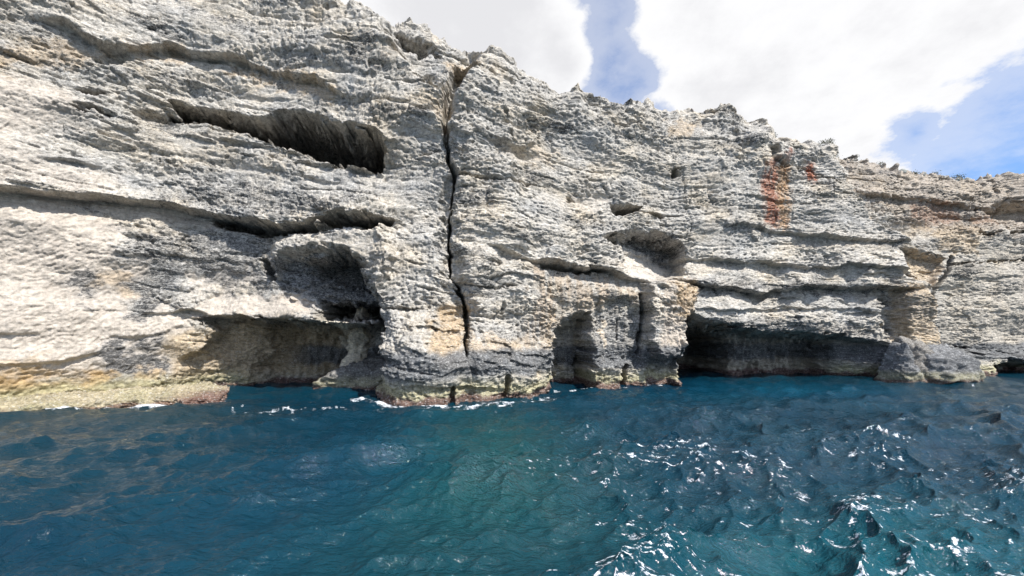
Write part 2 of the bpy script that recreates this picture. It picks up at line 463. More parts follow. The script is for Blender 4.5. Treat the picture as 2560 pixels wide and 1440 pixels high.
# brow of the arch and the niche under it
recess([(-10.08,6.6),(-8.83,6.98),(-7.22,7.1),(-5.31,7.08),(-4.64,5.75),(-5.31,3.76),(-5.91,4.43),(-6.26,5.3),(-6.69,5.81),(-8.11,5.95),(-9.64,5.84),(-10.08,4.99),(-10.46,5.68)], -0.8, 0.35)
recess([(-10.6,5.59),(-9.64,5.81),(-8.29,5.68),(-7.49,5.93),(-6.61,5.78),(-6.17,4.93),(-5.52,3.68),(-5.4,3.1),(-6.87,3.1),(-8.11,3.28),(-9.19,3.62),(-10.08,4.14)], 2.0, 0.28, ramp=[(-10.43,4.82),(-6.52,4.94)])
recess([(-8.83,5.57),(-7.49,5.86),(-6.61,5.74),(-6.21,4.94),(-5.83,4.26),(-7.4,4.53),(-8.47,4.97)], 0.7, 0.4)
recess([(-10.94,5.85),(-10.46,5.76),(-10.18,4.99),(-10.46,4.82),(-10.77,5.34)], 0.9, 0.15)
# pale bed with a straight lip over the left cave
ledge([(-14.08,3.44),(-12.28,3.3),(-10.6,3.18),(-8.83,3.09),(-7.93,3.04)], 0.35, 0.5, 0.25, 0.5, 0.5)
# left cave
recess([(-13.78,3.31),(-12.28,3.27),(-10.6,3.16),(-8.11,3.06),(-6.78,3),(-5.57,3.1),(-5.28,2.27),(-5.35,1.11),(-5.65,0.02),(-5.74,-2.72),(-14.33,-2.73),(-14.39,0.02),(-14.27,0.93),(-13.95,1.49),(-13.07,1.89),(-12.76,2.6),(-13.22,3.11)], 2.6, 0.16, ramp=[(-14.21,2.27),(-10.94,2.26)])
recess([(-10.94,3.11),(-8.11,3.04),(-5.57,3.18),(-5.28,2.27),(-5.4,1.11),(-5.69,-2.72),(-12.28,-2.86),(-11.62,0.89)], 1.0, 0.9)
recess([(-8.38,3.99),(-7.22,3.94),(-5.65,3.9),(-5.38,3.26),(-5.25,2.27),(-5.35,0.94),(-5.72,-2.72),(-6.26,-2.74),(-5.96,1.43),(-5.91,3),(-8.11,3.11)], 3.4, 0.35)
# shallow steps in the pale wall left of the cave
ledge([(-16.62,3.51),(-15.59,3.52),(-15.3,3.49)], 0.10, 0.3, 0.12, 0.15, 0.4)
ledge([(-15.3,3.47),(-14.57,3.43),(-13.67,3.36)], 0.12, 0.3, 0.2, 0.2, 0.4)
ledge([(-15.96,2.29),(-15.3,2.39),(-14.57,2.52),(-13.67,2.85)], 0.16, 0.3, 0.16, 0.3, 0.5)
ledge([(-18.58,2.57),(-17.51,2.56),(-17.01,2.51)], 0.08, 0.3, 0.10, 0.2, 0.5)
ledge([(-18.58,1.59),(-16.86,1.48),(-15.87,1.81)], 0.12, 0.3, 0.25, 0.8, 0.5)
# the main crack
MAINCRACK = [(-2,14.21),(-2.33,13.49),(-2.52,12.8),(-2.65,12.04),(-2.78,11.37),(-2.7,10.55),(-2.65,9.89),(-2.41,9.41),(-2.49,8.57),(-2.62,7.07),(-2.62,6.08),(-2.52,4.92),(-2.17,4.27),(-1.97,3.44),(-1.91,2.6),(-1.99,1.68)]
crack(MAINCRACK, [.60, .46, .34, .22, .12, .08, .08, .10, .05, .045, .045, .055, .07, .11, .10, .05], 1.4)
recess([(-3.01,9.21),(-2.52,9.23),(-2.59,6.08),(-2.52,4.76),(-2.17,4.1),(-1.97,3.27),(-1.94,1.6),(-3.14,1.61),(-3.22,3.43),(-2.81,4.42)], 0.28, 0.22)
crack([(-2.41,9.28),(-1.52,9.21),(-0.69,9.26),(0.35,9.23),(1.16,9.24)], [.07, .06, .04, .06, .03], 0.35)
crack([(-1.97,4.52),(-1.02,4.44),(0.17,4.59)], [.06, .05, .03], 0.25)
crack([(-2.46,0.53),(-2.55,-0.22)], [.10, .12], 0.5)
crack([(-0.52,0.88),(-0.72,0.11)], [.13, .13], 0.6)
crack([(-5.4,3.6),(-4.47,3.56),(-3.64,3.59)], [.07, .05, .03], 0.25)
recess([(-0.94,11.14),(0.35,11.11),(1.62,10.88),(0.89,10.23),(-0.52,10.27)], 0.35, 0.5)
ledge([(-1.52,11.2),(-0.69,10.92),(0.53,11.05),(1.43,11.39)], 0.3, 0.7, 0.15, 0.4, 0.6)
# overhang and slot right of the crack
ledge([(-0.94,6.27),(-0.35,6.09),(0.89,5.76),(2.57,5.64),(4.15,5.54),(5.61,5.27)], 0.55, 1.3, 0.55, 0.6, 0.9)
recess([(1.25,5.73),(2.76,5.67),(4.56,5.68),(4.66,5.49),(2.57,5.42),(1.25,5.49)], 0.9, 0.14)
ledge([(4.97,5.28),(6.48,5.15),(7.59,4.76)], 0.3, 0.5, 0.4, 0.4, 0.5)
# holes and niche on the right block
recess([(4.81,8.84),(5.87,8.95),(6.65,8.86),(6.34,8.63),(5.44,8.35),(4.93,8.41)], 1.6, 0.13)
recess([(7.05,8.62),(7.48,8.74),(7.77,8.45),(7.37,8.33)], 1.0, 0.12)
recess([(8.12,11.01),(8.48,11.08),(8.82,10.81),(8.37,10.59)], 0.9, 0.15)
recess([(2.47,8.85),(3.05,8.88),(3.15,8.71),(2.66,8.66)], 0.5, 0.12)
recess([(4.25,7.13),(4.97,7.38),(5.39,7.22),(5.29,6.87),(4.66,6.9)], 1.2, 0.14)
recess([(5.18,7.36),(6.26,7.68),(7.59,7.63),(8.48,7.14),(8.98,6.26),(8.82,5.44),(7.37,5.19),(5.61,5.31),(5.18,6.63)], 2.2, 0.3, ramp=[(6.04,5.13),(7.59,7.49)])
recess([(3.54,9.31),(4.97,9.29),(4.76,8.89),(3.74,8.4),(2.95,8.69)], 0.15, 0.3)
# columns and grooves between the caves
recess([(1.73,-2.27),(1.88,1.7),(1.99,2.56),(2.37,3.15),(2.95,3.43),(3.58,3.57),(3.82,3.16),(3.62,2.23),(3.82,0.91),(3.7,-2.45)], 2.0, 0.35)
recess([(3.74,4.28),(6.26,4.36),(6.39,2.01),(6.26,0.84),(5.39,1.06),(3.94,1.29)], 0.35, 0.35)
recess([(3.66,1.29),(5.29,1.16),(5.22,-2.2),(3.54,-2.06)], -0.55, 0.35)
recess([(5.56,1.15),(8.26,0.89),(8.26,-2.44),(5.52,-2.23)], -0.05, 0.4)
crack([(6.39,4.46),(6.43,3.19),(6.26,2.21),(6.17,1.62)], [.14, .14, .12, .08], 0.9)
crack([(5.44,0.96),(5.31,0.1)], [.13, .15], 0.8)
crack([(3.5,1.3),(3.62,0.08)], [.12, .15], 0.8)
crack([(5.08,3.17),(5.14,2.22)], [.07, .05], 0.4)
recess([(6.39,5.05),(7.59,5.4),(9.43,5.25),(9.88,4.86),(8.93,3.37),(8.75,2.19),(8.3,1.55),(7.48,1.04),(6.74,1.38),(6.39,2.17)], -1.05, 0.35)
recess([(6.61,1.12),(7.48,0.91),(8.48,1.49),(8.93,1.99),(9.16,0.36),(8.48,-0.83),(6.48,-0.74)], 0.55, 0.25)
recess([(5.39,3.18),(6.26,3.19),(6.3,1.82),(5.82,1.63),(5.31,2.22)], -0.15, 0.2)
recess([(2.09,5.14),(3.54,5.21),(4.97,5.09),(6.26,4.36),(3.54,3.63),(2.37,3.7),(1.9,4.23)], -0.25, 0.4)
# ledges of the right wall
ledge([(8.82,6.45),(9.84,6.33),(13.17,6.3),(16.89,6.15),(20.54,6.22),(23.08,5.81)], 0.40, 0.7, 0.35, 0.4, 1.2)
ledge([(8.48,5.23),(9.84,5.02),(13.17,4.68),(15.67,5.04),(19.31,5.04),(22.82,5.04)], 0.65, 0.9, 0.70, 0.5, 1.2)
ledge([(10.77,8.19),(13.17,8.16),(16.89,7.86),(20.54,7.78),(22.95,7.75)], 0.35, 0.8, 0.3, 0.6, 1.2)
ledge([(9.38,3.82),(11.95,3.69),(15.67,3.86),(19.31,3.93),(20.79,3.49)], 0.22, 0.4, 0.2, 0.3, 1.0)
crack([(8.84,10.91),(9.02,8.9),(9.16,8.09),(8.98,6.86)], [.04, .05, .05, .04], 0.12)
# right cave
recess([(8.62,3.49),(9.27,3.5),(10.53,3.1),(11.95,2.85),(15.67,2.53),(18.09,2.42),(21.17,2.04),(21.54,1.03),(21.42,-4.58),(8.75,-3.88),(8.48,1.99)], 2.2, 0.3, ramp=[(22.05,1.03),(17.61,1.06)])
recess([(8.75,3.17),(11.95,2.85),(15.67,2.53),(18.58,2.33),(17.85,-4.45),(8.8,-3.88),(8.57,1.99)], 1.3, 1.2)
recess([(8.71,3.41),(10.53,3.1),(11.95,2.85),(12.68,1.97),(11.95,-4.11),(8.77,-3.88),(8.53,1.99)], 5.0, 0.9)
recess([(8.12,2.2),(8.75,2.3),(8.84,1.18),(8.75,-2.87),(7.95,-2.82)], -0.5, 0.25)
# far headland to the right, set back behind the end of the main wall
recess([(18.38,12.54),(18.94,10.91),(20.05,9.28),(21.54,8.39),(22.97,7.8),(25.1,6.92),(24.92,6.04),(24.04,5.2),(23.21,5.18),(23.68,4.53),(24.04,3.28),(24.47,2.03),(24.64,1.46),(28.27,1.19),(61.46,0.47),(61.46,23.29),(18.38,17.62)], 1.3, 0.4)
recess([(18.73,12.82),(19.3,11.14),(20.43,9.47),(21.96,8.55),(23.46,7.95),(27.08,9.06),(31.5,9.16),(62.86,11.04),(62.86,23.85),(18.73,18.04)], 1.3, 0.9)
recess([(30.59,10.77),(32.42,11.57),(35.44,11.94),(39.45,11.96),(39.45,10.26),(32.42,9.94),(30.94,10.05)], 1.8, 0.6)
recess([(20.54,4.61),(21.54,4.96),(21.79,3.27),(21.34,2.15),(20.67,2.6)], 0.8, 0.4)
recess([(22.1,7.55),(25.33,6.74),(24.04,5.15),(22.05,5.75)], 0.7, 0.3)
recess([(23.21,5.09),(24.04,5.2),(24.47,1.91),(23.9,1.46)], 0.5, 0.3)
recess([(21.74,4.89),(23.08,5.04),(23.85,3.51),(24.41,1.64),(24.18,1),(21.92,1.03),(21.69,3.27)], -0.55, 0.4)
crack([(26.69,7.26),(25.94,6.01),(25.19,5.22),(24.9,4.29)], [.16, .2, .25, .2], 1.0)
crack([(26.09,6.7),(28.38,6.92),(30.29,7.08),(33.86,7.33),(37.68,7.7)], [.06, .08, .10, .08, .08], 0.5)
crack([(28.94,8.84),(30.61,8.86),(32.98,9.12),(39.01,9.6)], [.08, .10, .10, .06], 0.5)
crack([(30.54,9.64),(30.4,8.8)], [.08, .08], 0.4)
crack([(29.01,9.56),(29.07,8.79)], [.06, .08], 0.4)
recess([(28.74,0.55),(30.05,0.9),(32.79,0.65),(40.44,0.6),(44.59,-6.24),(28.49,-5.1)], 2.6, 0.3)
recess([(26.54,1.72),(27.76,1.76),(28.22,1.56),(27.15,1.47)], 0.8, 0.12)
ledge([(20.81,11.51),(23.63,11.14),(26.7,11.07),(30.59,10.77),(39.45,11.96)], 0.35, 0.6, 0.3, 0.5, 1.0)
# crest block with the red stains under it
recess([(14.16,12.86),(15.3,12.97),(15.58,12),(14.29,11.8),(13.96,12.24)], -0.35, 0.22)
crack([(13.91,11.97),(14.41,11.81),(15.67,11.87),(17.13,11.49),(18.33,10.99)], [.10, .10, .08, .06, .04], 0.45)
recess([(13.79,12.54),(14.29,12.66),(14.41,12.17),(13.91,11.97)], 0.5, 0.15)
recess([(12.43,13.56),(13.91,13.52),(14.04,12.78),(12.92,12.3),(12.19,12.69)], -0.4, 0.35)

cv = sst(1.4, 3.0, D) * sst(4.0, 3.2, Z)
D += cv * (0.8 * n2(X * 0.8 + 4, Z * 0.35) + 0.7 * np.abs(n2(X * 1.7, Z * 0.6 + 3)) + 0.25 * n2(X * 4, Z * 1.6))
CAVE = sst(1.4, 2.6, D)
DEEP = sst(0.8, 1.7, D).astype(f32)
# --- surface character
# smooth: pale freshly broken wall, lower left; others are weathered
def mask(P, soft, wob=0.5, sc_=0.8, seed=0.0):
    s, sd = sd_poly(P, soft * 2.5 + wob * 1.5)
    M = np.zeros_like(D)
    if s is None: return M
    x, z = X[s], Z[s]
    nn = n2(x / sc_ + seed, z / sc_ + 3) + 0.55 * n2(x / sc_ * 2.3 + seed, z / sc_ * 2.3) + 0.32 * n2(x / sc_ * 5.1 + seed, z / sc_ * 5.1)
    M[s] = sst(-soft, soft, sd + wob * nn)
    return M

m_pale = mask([(-19.84,7.06),(-17.51,7.62),(-16.62,7.28),(-15.59,6.9),(-15.3,5.66),(-15.16,4.38),(-15.3,3.41),(-13.67,3.36),(-13.67,3.11),(-13.95,1.76),(-14.27,0.93),(-14.45,0.03),(-16.46,0.24),(-19.84,0.46)], 0.25, 0.55, 1.1, 1)
m_pale = np.maximum(m_pale, mask([(-13.22,4.13),(-11.29,4.31),(-8.83,4.21),(-8.47,3.45),(-8.83,3.11),(-13.52,3.34)], 0.15, 0.3, 0.6, 2))
m_pale = np.maximum(m_pale, 0.8 * mask([(-19.84,11.14),(-17.3,12.19),(-16.62,11.67),(-17.01,9.99),(-17.51,8.77),(-16.22,8.93),(-16.13,8.18),(-19.84,7.18)], 0.5, 0.8, 1.3, 3))
m_pale = np.maximum(m_pale, 0.8 * mask([(-16.22,7.7),(-14.33,7.97),(-12.76,7.45),(-12.92,7.19),(-14.79,7.37),(-16.3,7.37)], 0.15, 0.15, 0.5, 4))
m_pale = np.maximum(m_pale, 0.8 * mask([(-13.67,4.96),(-11.29,5.42),(-10.94,4.82),(-12.28,4.39),(-13.52,4.46)], 0.2, 0.5, 0.6, 4))
m_scoop = np.maximum(mask([(5.39,6.45),(7.14,6.67),(8.48,6.03),(8.48,5.23),(6.7,5.16),(5.39,5.3)], 0.2, 0.3, 0.6, 5), mask([(2.95,9.06),(4.76,9.27),(4.76,8.89),(3.74,8.31)], 0.2, 0.3, 0.6, 6))
m_headl = mask([(25.82,8.25),(32.65,8.55),(64.96,10.07),(64.96,-1.3),(25.82,1.37),(25.22,3.82)], 0.4, 0.3, 1.0, 7)
SM = np.clip(np.maximum(np.maximum(m_pale, 0.7 * m_scoop), 0.35 * m_headl), 0, 1)
FLm = mask([(0.17,5.05),(1.07,5.54),(5.39,5.3),(6.7,5.06),(9.84,5.16),(8.93,3.21),(8.71,-0.84),(-0.69,-1),(-0.52,3.12)], 0.3, 0.3, 0.8, 71)
SB = 0.30 + 0.85 * sst(-.45, .5, n2(X / 4.5 + 3, T / 1.4) + .3 * n2(X / 1.5, T / .6))
SBF = 0.35 + 0.8 * sst(-.4, .5, n2(X / 2.2 + 13, T / 1.0 + 4))

D += (1 - 0.75 * SM) * (1 - 0.55 * FLm) * (SB * (strata(1.25, 0.17, 0.20, 1.0) + strata(0.52, 0.06, 0.16, 2.0)) + SBF * (strata(0.23, 0.03, 0.08, 3.0) + strata(0.11, 0.018, 0.025, 4.0)))
BM = 0.12 + 0.9 * sst(-.35, .45, n2(X / 3.3 + 21, T / 1.6 + 9))
for (a_, b_, am_, nt_, sd_, sh_) in ((1.3, 0.60, 0.26, 0.10, 1.0, 0.15), (0.55, 0.24, 0.11, 0.06, 2.0, -0.25), (0.24, 0.12, 0.045, 0.022, 3.0, 0.2)):
    hh, jt = blocks(a_, b_, sd_, sh_)
    gate = sst(-.2, .35, n2(X / (a_ * 2.2) + 3, T / (b_ * 3) + sd_))
    D += (1 - 0.85 * SM) * BM * (-am_ * hh + nt_ * jt * gate)
# solution pits of the weathered karst
KM = (1 - SM) * sst(-.2, .4, n2(X / 2.8 + 41, Z / 2.0 + 9) + .25)
D += KM * (0.11 * sst(.30, .62, n2(X * 3.4 + 5, T * 6.0)) + 0.07 * sst(.28, .6, n2(X * 7.5 + 2, T * 12.5)))
# dripstone flutes on the lower walls between the caves
FL = np.maximum(mask([(0.17,5.05),(1.07,5.54),(5.39,5.3),(6.7,5.06),(9.84,5.16),(8.93,3.21),(8.71,-0.84),(-0.69,-1),(-0.52,3.12)], 0.3, 0.3, 0.8, 71), 0.6 * mask([(-5.14,6.23),(-2.64,5.91),(-1.97,1.49),(-2.04,-0.1),(-5.14,-0.09)], 0.4, 0.4, 0.8, 72))
fxw = X + 0.10 * n2(X * 1.5, Z * 0.9) + 0.03 * n2(X * 5, Z * 2)
D += FL * (0.14 * np.abs(n2(fxw * 2.2, Z * 0.35)) + 0.09 * np.abs(n2(fxw * 5.5 + 4, Z * 0.6)) + 0.05 * np.abs(n2(fxw * 12, Z * 1.2)))
# scalloped flakes of the pale wall
xr = X * 0.8 + Z * 0.6; zr = Z * 0.8 - X * 0.6
D += SM * (0.07 * np.abs(n2(xr * 1.6, zr * 3.0)) + 0.075 * np.abs(n2(xr * 3.6 + 5, zr * 6.2)) + 0.05 * np.abs(n2(xr * 8 + 2, zr * 12))) + SM * strata(0.5, 0.02, 0.05, 9.0)
# vertical joints and broken blocks, more on the right
jx = X + 0.25 * n2(X * 0.7, Z * 1.3) + 0.1 * n2(X * 2, Z * 3)
for k, (per, dep) in enumerate(((2.1, 0.07), (0.9, 0.05))):
    c = jx / per + k * 0.3
    bed = np.floor(T / (0.9 / (k + 1)) + 0.4 * n2(X * .3, T * .2))
    c = c + hash1(bed, 5.0 + k)
    f = np.abs(c - np.round(c)) * per
    D += (1 - SM) * dep * np.exp(-(f / 0.05) ** 2) * sst(0.0, 0.5, n2(X * 0.5 + k * 9, Z * 0.8 + bed))
# crest: knobbly pinnacles, set back
top = ZT[:, None] - Z
D += 0.55 * np.exp(-top / 0.5) + np.exp(-top / 0.9) * (0.35 * n2(X * 1.1, Z * 1.1) + 0.25 * n2(X * 2.7, Z * 2.7 + 4))
D = D + CR

# --- resample every column by arc length so ceilings and cave sides keep enough faces
NR2 = 590
dz = np.diff(Z, axis=1); dD = np.diff(D, axis=1)
seg = np.sqrt(dz ** 2 + (0.45 * dD) ** 2) + 0.0
seg = np.minimum(seg, 0.35)
# below the waterline a few rows are enough
seg[:, :] *= np.where(Z[:, 1:] < -0.15, 0.25, 1.0)
cum = np.concatenate((np.zeros((NC, 1), f32), np.cumsum(seg, 1)), 1)
kk = np.hanning(121); kk /= kk.sum()
cum = cum / cum[:, -1:]
pad = np.pad(cum, ((60, 60), (0, 0)), mode='edge').astype(f32)
cum = sum(pad[i:i + NC] * f32(kk[i]) for i in range(121))
tgt = np.linspace(0, 1, NR2)
rows = np.arange(NR, dtype=np.float64)
RI = np.empty((NC, NR2))
for i in range(NC):
    RI[i] = np.interp(tgt, cum[i], rows)
def resamp(A):
    i0 = np.clip(RI.astype(int), 0, NR - 2); fr = (RI - i0).astype(f32)
    a = np.take_along_axis(A, i0, 1); b = np.take_along_axis(A, i0 + 1, 1)
    return a + (b - a) * fr

# --- colour layers (the stone's own look, plus a painted sun patch and niche shade)
def c3(*a): return np.array(a, f32)
def lay(C, M, col):
    C += M[..., None] * (c3(*col) - C)
nz1 = n2(X / 2.2, Z / 1.6) + 0.6 * n2(X / 0.9 + 4, Z / 0.6) + 0.35 * n2(X / .35, Z / .22)
C = np.empty(X.shape + (3,), f32); C[...] = c3(0.455, 0.425, 0.378)
lay(C, np.clip(0.7 * nz1, 0, 0.85), (0.50, 0.425, 0.32))
lay(C, np.clip(-0.7 * nz1, 0, 0.8), (0.34, 0.34, 0.335))
bedk = np.floor(T / 0.46 + 0.74 + 0.3 * n2(X / 3, T / 2))
C *= (0.90 + 0.2 * hash1(bedk, 3.0))[..., None]
CRUST = np.clip(0.30 + 0.70 * n2(X / 2.6 + 7, T / 1.1 + 2) + 0.30 * n2(X / .7, T / .35 + 3), 0.05, 0.95)
lay(C, 0.92 * m_pale, (0.455, 0.403, 0.345))
lay(C, 0.55 * m_scoop, (0.50, 0.45, 0.39))
lay(C, 0.55 * m_headl, (0.36, 0.32, 0.26))
CRUST = CRUST * (1 - 0.62 * m_pale) * (1 - 0.6 * m_scoop)
# darker zones between pale wall and arch, in beds and cave mouths; niche shade painted
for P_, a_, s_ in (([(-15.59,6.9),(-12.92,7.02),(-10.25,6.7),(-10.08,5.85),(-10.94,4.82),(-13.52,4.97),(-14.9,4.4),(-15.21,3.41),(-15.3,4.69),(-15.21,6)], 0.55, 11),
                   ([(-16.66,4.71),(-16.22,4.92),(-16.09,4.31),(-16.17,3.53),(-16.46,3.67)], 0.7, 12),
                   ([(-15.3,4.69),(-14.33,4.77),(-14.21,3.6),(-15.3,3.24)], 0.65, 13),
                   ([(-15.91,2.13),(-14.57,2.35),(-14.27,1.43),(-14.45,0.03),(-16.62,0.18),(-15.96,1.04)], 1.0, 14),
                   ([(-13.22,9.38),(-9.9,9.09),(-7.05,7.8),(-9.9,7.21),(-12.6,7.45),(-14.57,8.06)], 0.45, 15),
                   ([(-10.08,5.85),(-6.34,5.77),(-5.65,3.93),(-8.47,4.04),(-9.9,4.82)], 0.45, 16),  # left niche, its shade painted dark
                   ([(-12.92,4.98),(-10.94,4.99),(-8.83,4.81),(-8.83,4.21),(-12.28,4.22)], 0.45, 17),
                   ([(5.39,7.51),(8.48,7.45),(8.82,6.25),(7.37,6.58),(5.61,7.05)], 0.7, 18),  # top of the right niche, overhang shade painted dark
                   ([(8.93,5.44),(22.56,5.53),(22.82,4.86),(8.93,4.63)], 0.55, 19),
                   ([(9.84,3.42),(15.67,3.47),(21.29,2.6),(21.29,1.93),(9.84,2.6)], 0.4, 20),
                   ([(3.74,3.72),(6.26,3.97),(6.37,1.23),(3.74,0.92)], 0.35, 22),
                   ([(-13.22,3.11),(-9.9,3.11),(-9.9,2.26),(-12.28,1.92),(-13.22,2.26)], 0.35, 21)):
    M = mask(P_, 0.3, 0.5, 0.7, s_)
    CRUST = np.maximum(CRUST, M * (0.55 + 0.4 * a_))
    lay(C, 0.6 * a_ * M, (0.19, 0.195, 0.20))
M = mask([(-10.59,5.67),(-8.62,5.83),(-6.88,5.94),(-6.43,5.08),(-5.74,3.75),(-5.7,3.13),(-8.44,3.68),(-9.89,4.59)], 0.3, 0.25, 0.6, 34); lay(C, 0.7 * M, (0.19, 0.20, 0.215)); CRUST = np.maximum(CRUST, .7 * M)  # shade of the arch niche painted blue-grey into the stone
M = mask([(0.89,5.53),(5.39,5.26),(6.26,4.56),(3.74,3.63),(2.09,3.33),(1.16,0.82),(0.17,0.85),(0.71,3.48)], 0.25, 0.4, 0.7, 35) * sst(-.5, .3, n2(X * 3, Z * .4) + .5 * n2(X * 8, Z * .9)); lay(C, 0.65 * M, (0.36, 0.275, 0.19)); CRUST *= 1 - .4 * M
M = mask([(4.3,3.16),(4.51,3.16),(4.55,2.23),(4.47,1.21),(4.3,1.21),(4.34,2.23)], 0.05, 0.05, 0.3, 36); lay(C, 0.9 * M, (0.62, 0.52, 0.40)); CRUST *= 1 - M
M = mask([(7.14,5.18),(9.5,5.25),(8.48,3.21),(8.26,1.59),(7.37,1.11),(6.81,1.61),(7.14,3.2)], 0.2, 0.3, 0.5, 37); lay(C, 0.6 * M, (0.52, 0.44, 0.36)); CRUST *= 1 - .6 * M
# cave walls: ochre-brown stone; the sunlit patch is painted pale
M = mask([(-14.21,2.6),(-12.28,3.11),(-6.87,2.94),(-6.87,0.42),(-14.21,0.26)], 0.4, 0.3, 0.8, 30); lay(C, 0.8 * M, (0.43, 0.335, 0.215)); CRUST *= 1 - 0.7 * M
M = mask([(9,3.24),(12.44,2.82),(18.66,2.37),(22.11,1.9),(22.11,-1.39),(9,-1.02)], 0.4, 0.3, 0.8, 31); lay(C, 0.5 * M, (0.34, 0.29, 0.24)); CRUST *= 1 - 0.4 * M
M = mask([(-8.26,3.14),(-7.24,3.18),(-7.37,2.15),(-7.2,1.71),(-7.59,1.39),(-8.34,1.21)], 0.06, 0.10, 0.4, 33); lay(C, 0.95 * M, (0.72, 0.66, 0.55)); CRUST *= 1 - 0.95 * M  # sunlit patch on the back wall, painted pale
# ochre
for P_, a_, s_ in (([(-17.92,12.96),(-17.01,13.69),(-16.13,13.77),(-16.22,13.1),(-17.22,12.67),(-17.92,12.12)], 0.5, 40), ([(-12.28,14.54),(-9.9,13.95),(-7.4,13.19),(-7.58,12.7),(-9.9,13.27),(-11.96,13.96)], 0.6, 41),
                   ([(-15.3,14.28),(-14.08,14.84),(-13.67,14.5),(-15,13.85)], 0.5, 42), ([(-19.84,1.41),(-17.22,1.07),(-16.54,0.85),(-15.96,1.04),(-15.68,-0.09),(-19.84,0.21)], 1.2, 43),
                   ([(-15,1.05),(-14.57,1.11),(-14.45,0.44),(-14.9,0.39)], 0.8, 44), ([(-16.17,4.84),(-15.4,5.01),(-15.3,4.05),(-16.04,4.31)], 0.45, 45), ([(-17.92,1.69),(-16.62,1.54),(-16.54,0.93),(-17.92,0.99)], 0.5, 46),
                   ([(-3.17,3.69),(-2.05,3.71),(-1.93,1.65),(-2.49,1.27),(-3.17,1.51)], 0.75, 47), ([(-1.97,2.6),(0.17,2.27),(0.17,1.6),(-1.75,1.65)], 0.5, 48),
                   ([(-2.99,14.72),(-1.41,14.98),(-1.49,14.27),(-2.32,13.94)], 0.55, 49), ([(8.26,13.88),(9.84,13.87),(9.61,12.82),(8.04,12.64)], 0.5, 50),
                   ([(7.83,5.04),(9.62,5.09),(8.72,3.19),(8.06,3.38)], 0.75, 51), ([(1.81,2.06),(2.18,3.15),(1.81,3.86),(1.25,2.06),(0.89,0.83)], 0.4, 52),
                   ([(18.83,12.19),(20.36,12.02),(21.39,9.94),(23.57,9.07),(20.36,10.37)], 0.55, 53), ([(21.42,5.18),(23.35,5.09),(23.9,1.92),(21.54,2.15)], 0.55, 54),
                   ([(22.67,7.44),(25.5,6.84),(24.34,5.28),(22.41,5.59)], 0.6, 55), ([(1.07,11.15),(2.18,11.15),(1.99,10.4),(0.89,10.23)], 0.3, 56), ([(-3.97,13.03),(-2.65,12.54),(-2.81,11.7),(-3.81,12.2)], 0.3, 57),
                   ([(25.08,9.42),(29.14,9.36),(28.81,7.53),(25.99,7.69)], 0.45, 58)):
    M = mask(P_, 0.22, 0.38, 0.55, s_); lay(C, 0.85 * a_ * M, (0.44, 0.305, 0.16)); CRUST *= 1 - 0.6 * a_ * M
# red iron stains, run down from the joint
def streaks(P_, a_, col, seed):
    global C, CRUST
    M = mask(P_, 0.20, 0.20, 0.35, seed)
    st = sst(-0.85, 0.0, n2(X * 4.0 + seed, Z * 0.5) + 0.6 * n2(X * 10 + seed, Z * 1.4))
    M = M * st
    lay(C, a_ * M, col); CRUST *= 1 - 0.7 * M
streaks([(13.66,11.78),(14.41,11.81),(14.47,10.13),(14.36,8.3),(13.46,8.35),(13.36,10.05)], 0.9, (0.30, 0.115, 0.065), 60)
streaks([(14.54,11.76),(15.3,11.85),(15.28,10.19),(14.97,8.18),(14.41,8.3),(14.36,9.91)], 0.8, (0.42, 0.25, 0.13), 61)
streaks([(16.41,12.12),(16.84,12.07),(16.79,11.04),(16.36,11.13)], 0.9, (0.36, 0.12, 0.06), 62)
streaks([(14.79,12.49),(15.05,12.52),(15.07,12.09),(14.77,12.06)], 0.7, (0.40, 0.15, 0.08), 63)
streaks([(19.03,11.93),(20.04,11.97),(20.42,10.34),(19.28,10.54)], 0.7, (0.38, 0.18, 0.08), 64)
streaks([(24.85,10.96),(28.27,11.16),(28.91,9.63),(26.08,9.5),(24.85,9.95)], 0.75, (0.27, 0.115, 0.07), 65)
streaks([(29.57,10.19),(30.94,10.53),(31.67,9.78),(29.57,9.66)], 0.6, (0.38, 0.18, 0.09), 66)
lay(C, 0.55 * mask([(19.8,13.69),(67.27,17.82),(67.27,10.72),(28.91,8.85),(24.55,9.17),(20.81,11.26)], 0.4, 0.7, 0.6, 67), (0.29, 0.225, 0.165))
# tide bands: dark splash zone, pale olive barnacle zone, purple-brown weed at the water
wob = 0.16 * n2(X * 0.9, Z * 0.5) + 0.10 * n2(X * 2.6 + 4, Z) + 0.05 * n2(X * 7, Z * 3)
zz_ = Z + wob
notleft = sst(-11.0, -9.5, X)
lay(C, 0.9 * notleft * sst(2.05, 1.75, zz_) * sst(0.75, 1.05, zz_), (0.115, 0.122, 0.13))
lay(C, 0.9 * (1 - .75 * CAVE) * sst(1.0, 0.7, zz_) * (0.35 + 0.65 * sst(.75, .45, zz_)), (0.36, 0.33, 0.20))
lay(C, 0.9 * sst(0.34, 0.16, zz_ + 0.06 * n2(X * 5, Z * 5)), (0.115, 0.062, 0.055))
CRUST *= 1 - 0.75 * sst(0.95, 0.6, zz_)
C *= (1 + 0.10 * n2(X / .12, Z / .1))[..., None]
C = np.clip(C, 0.02, 0.9)

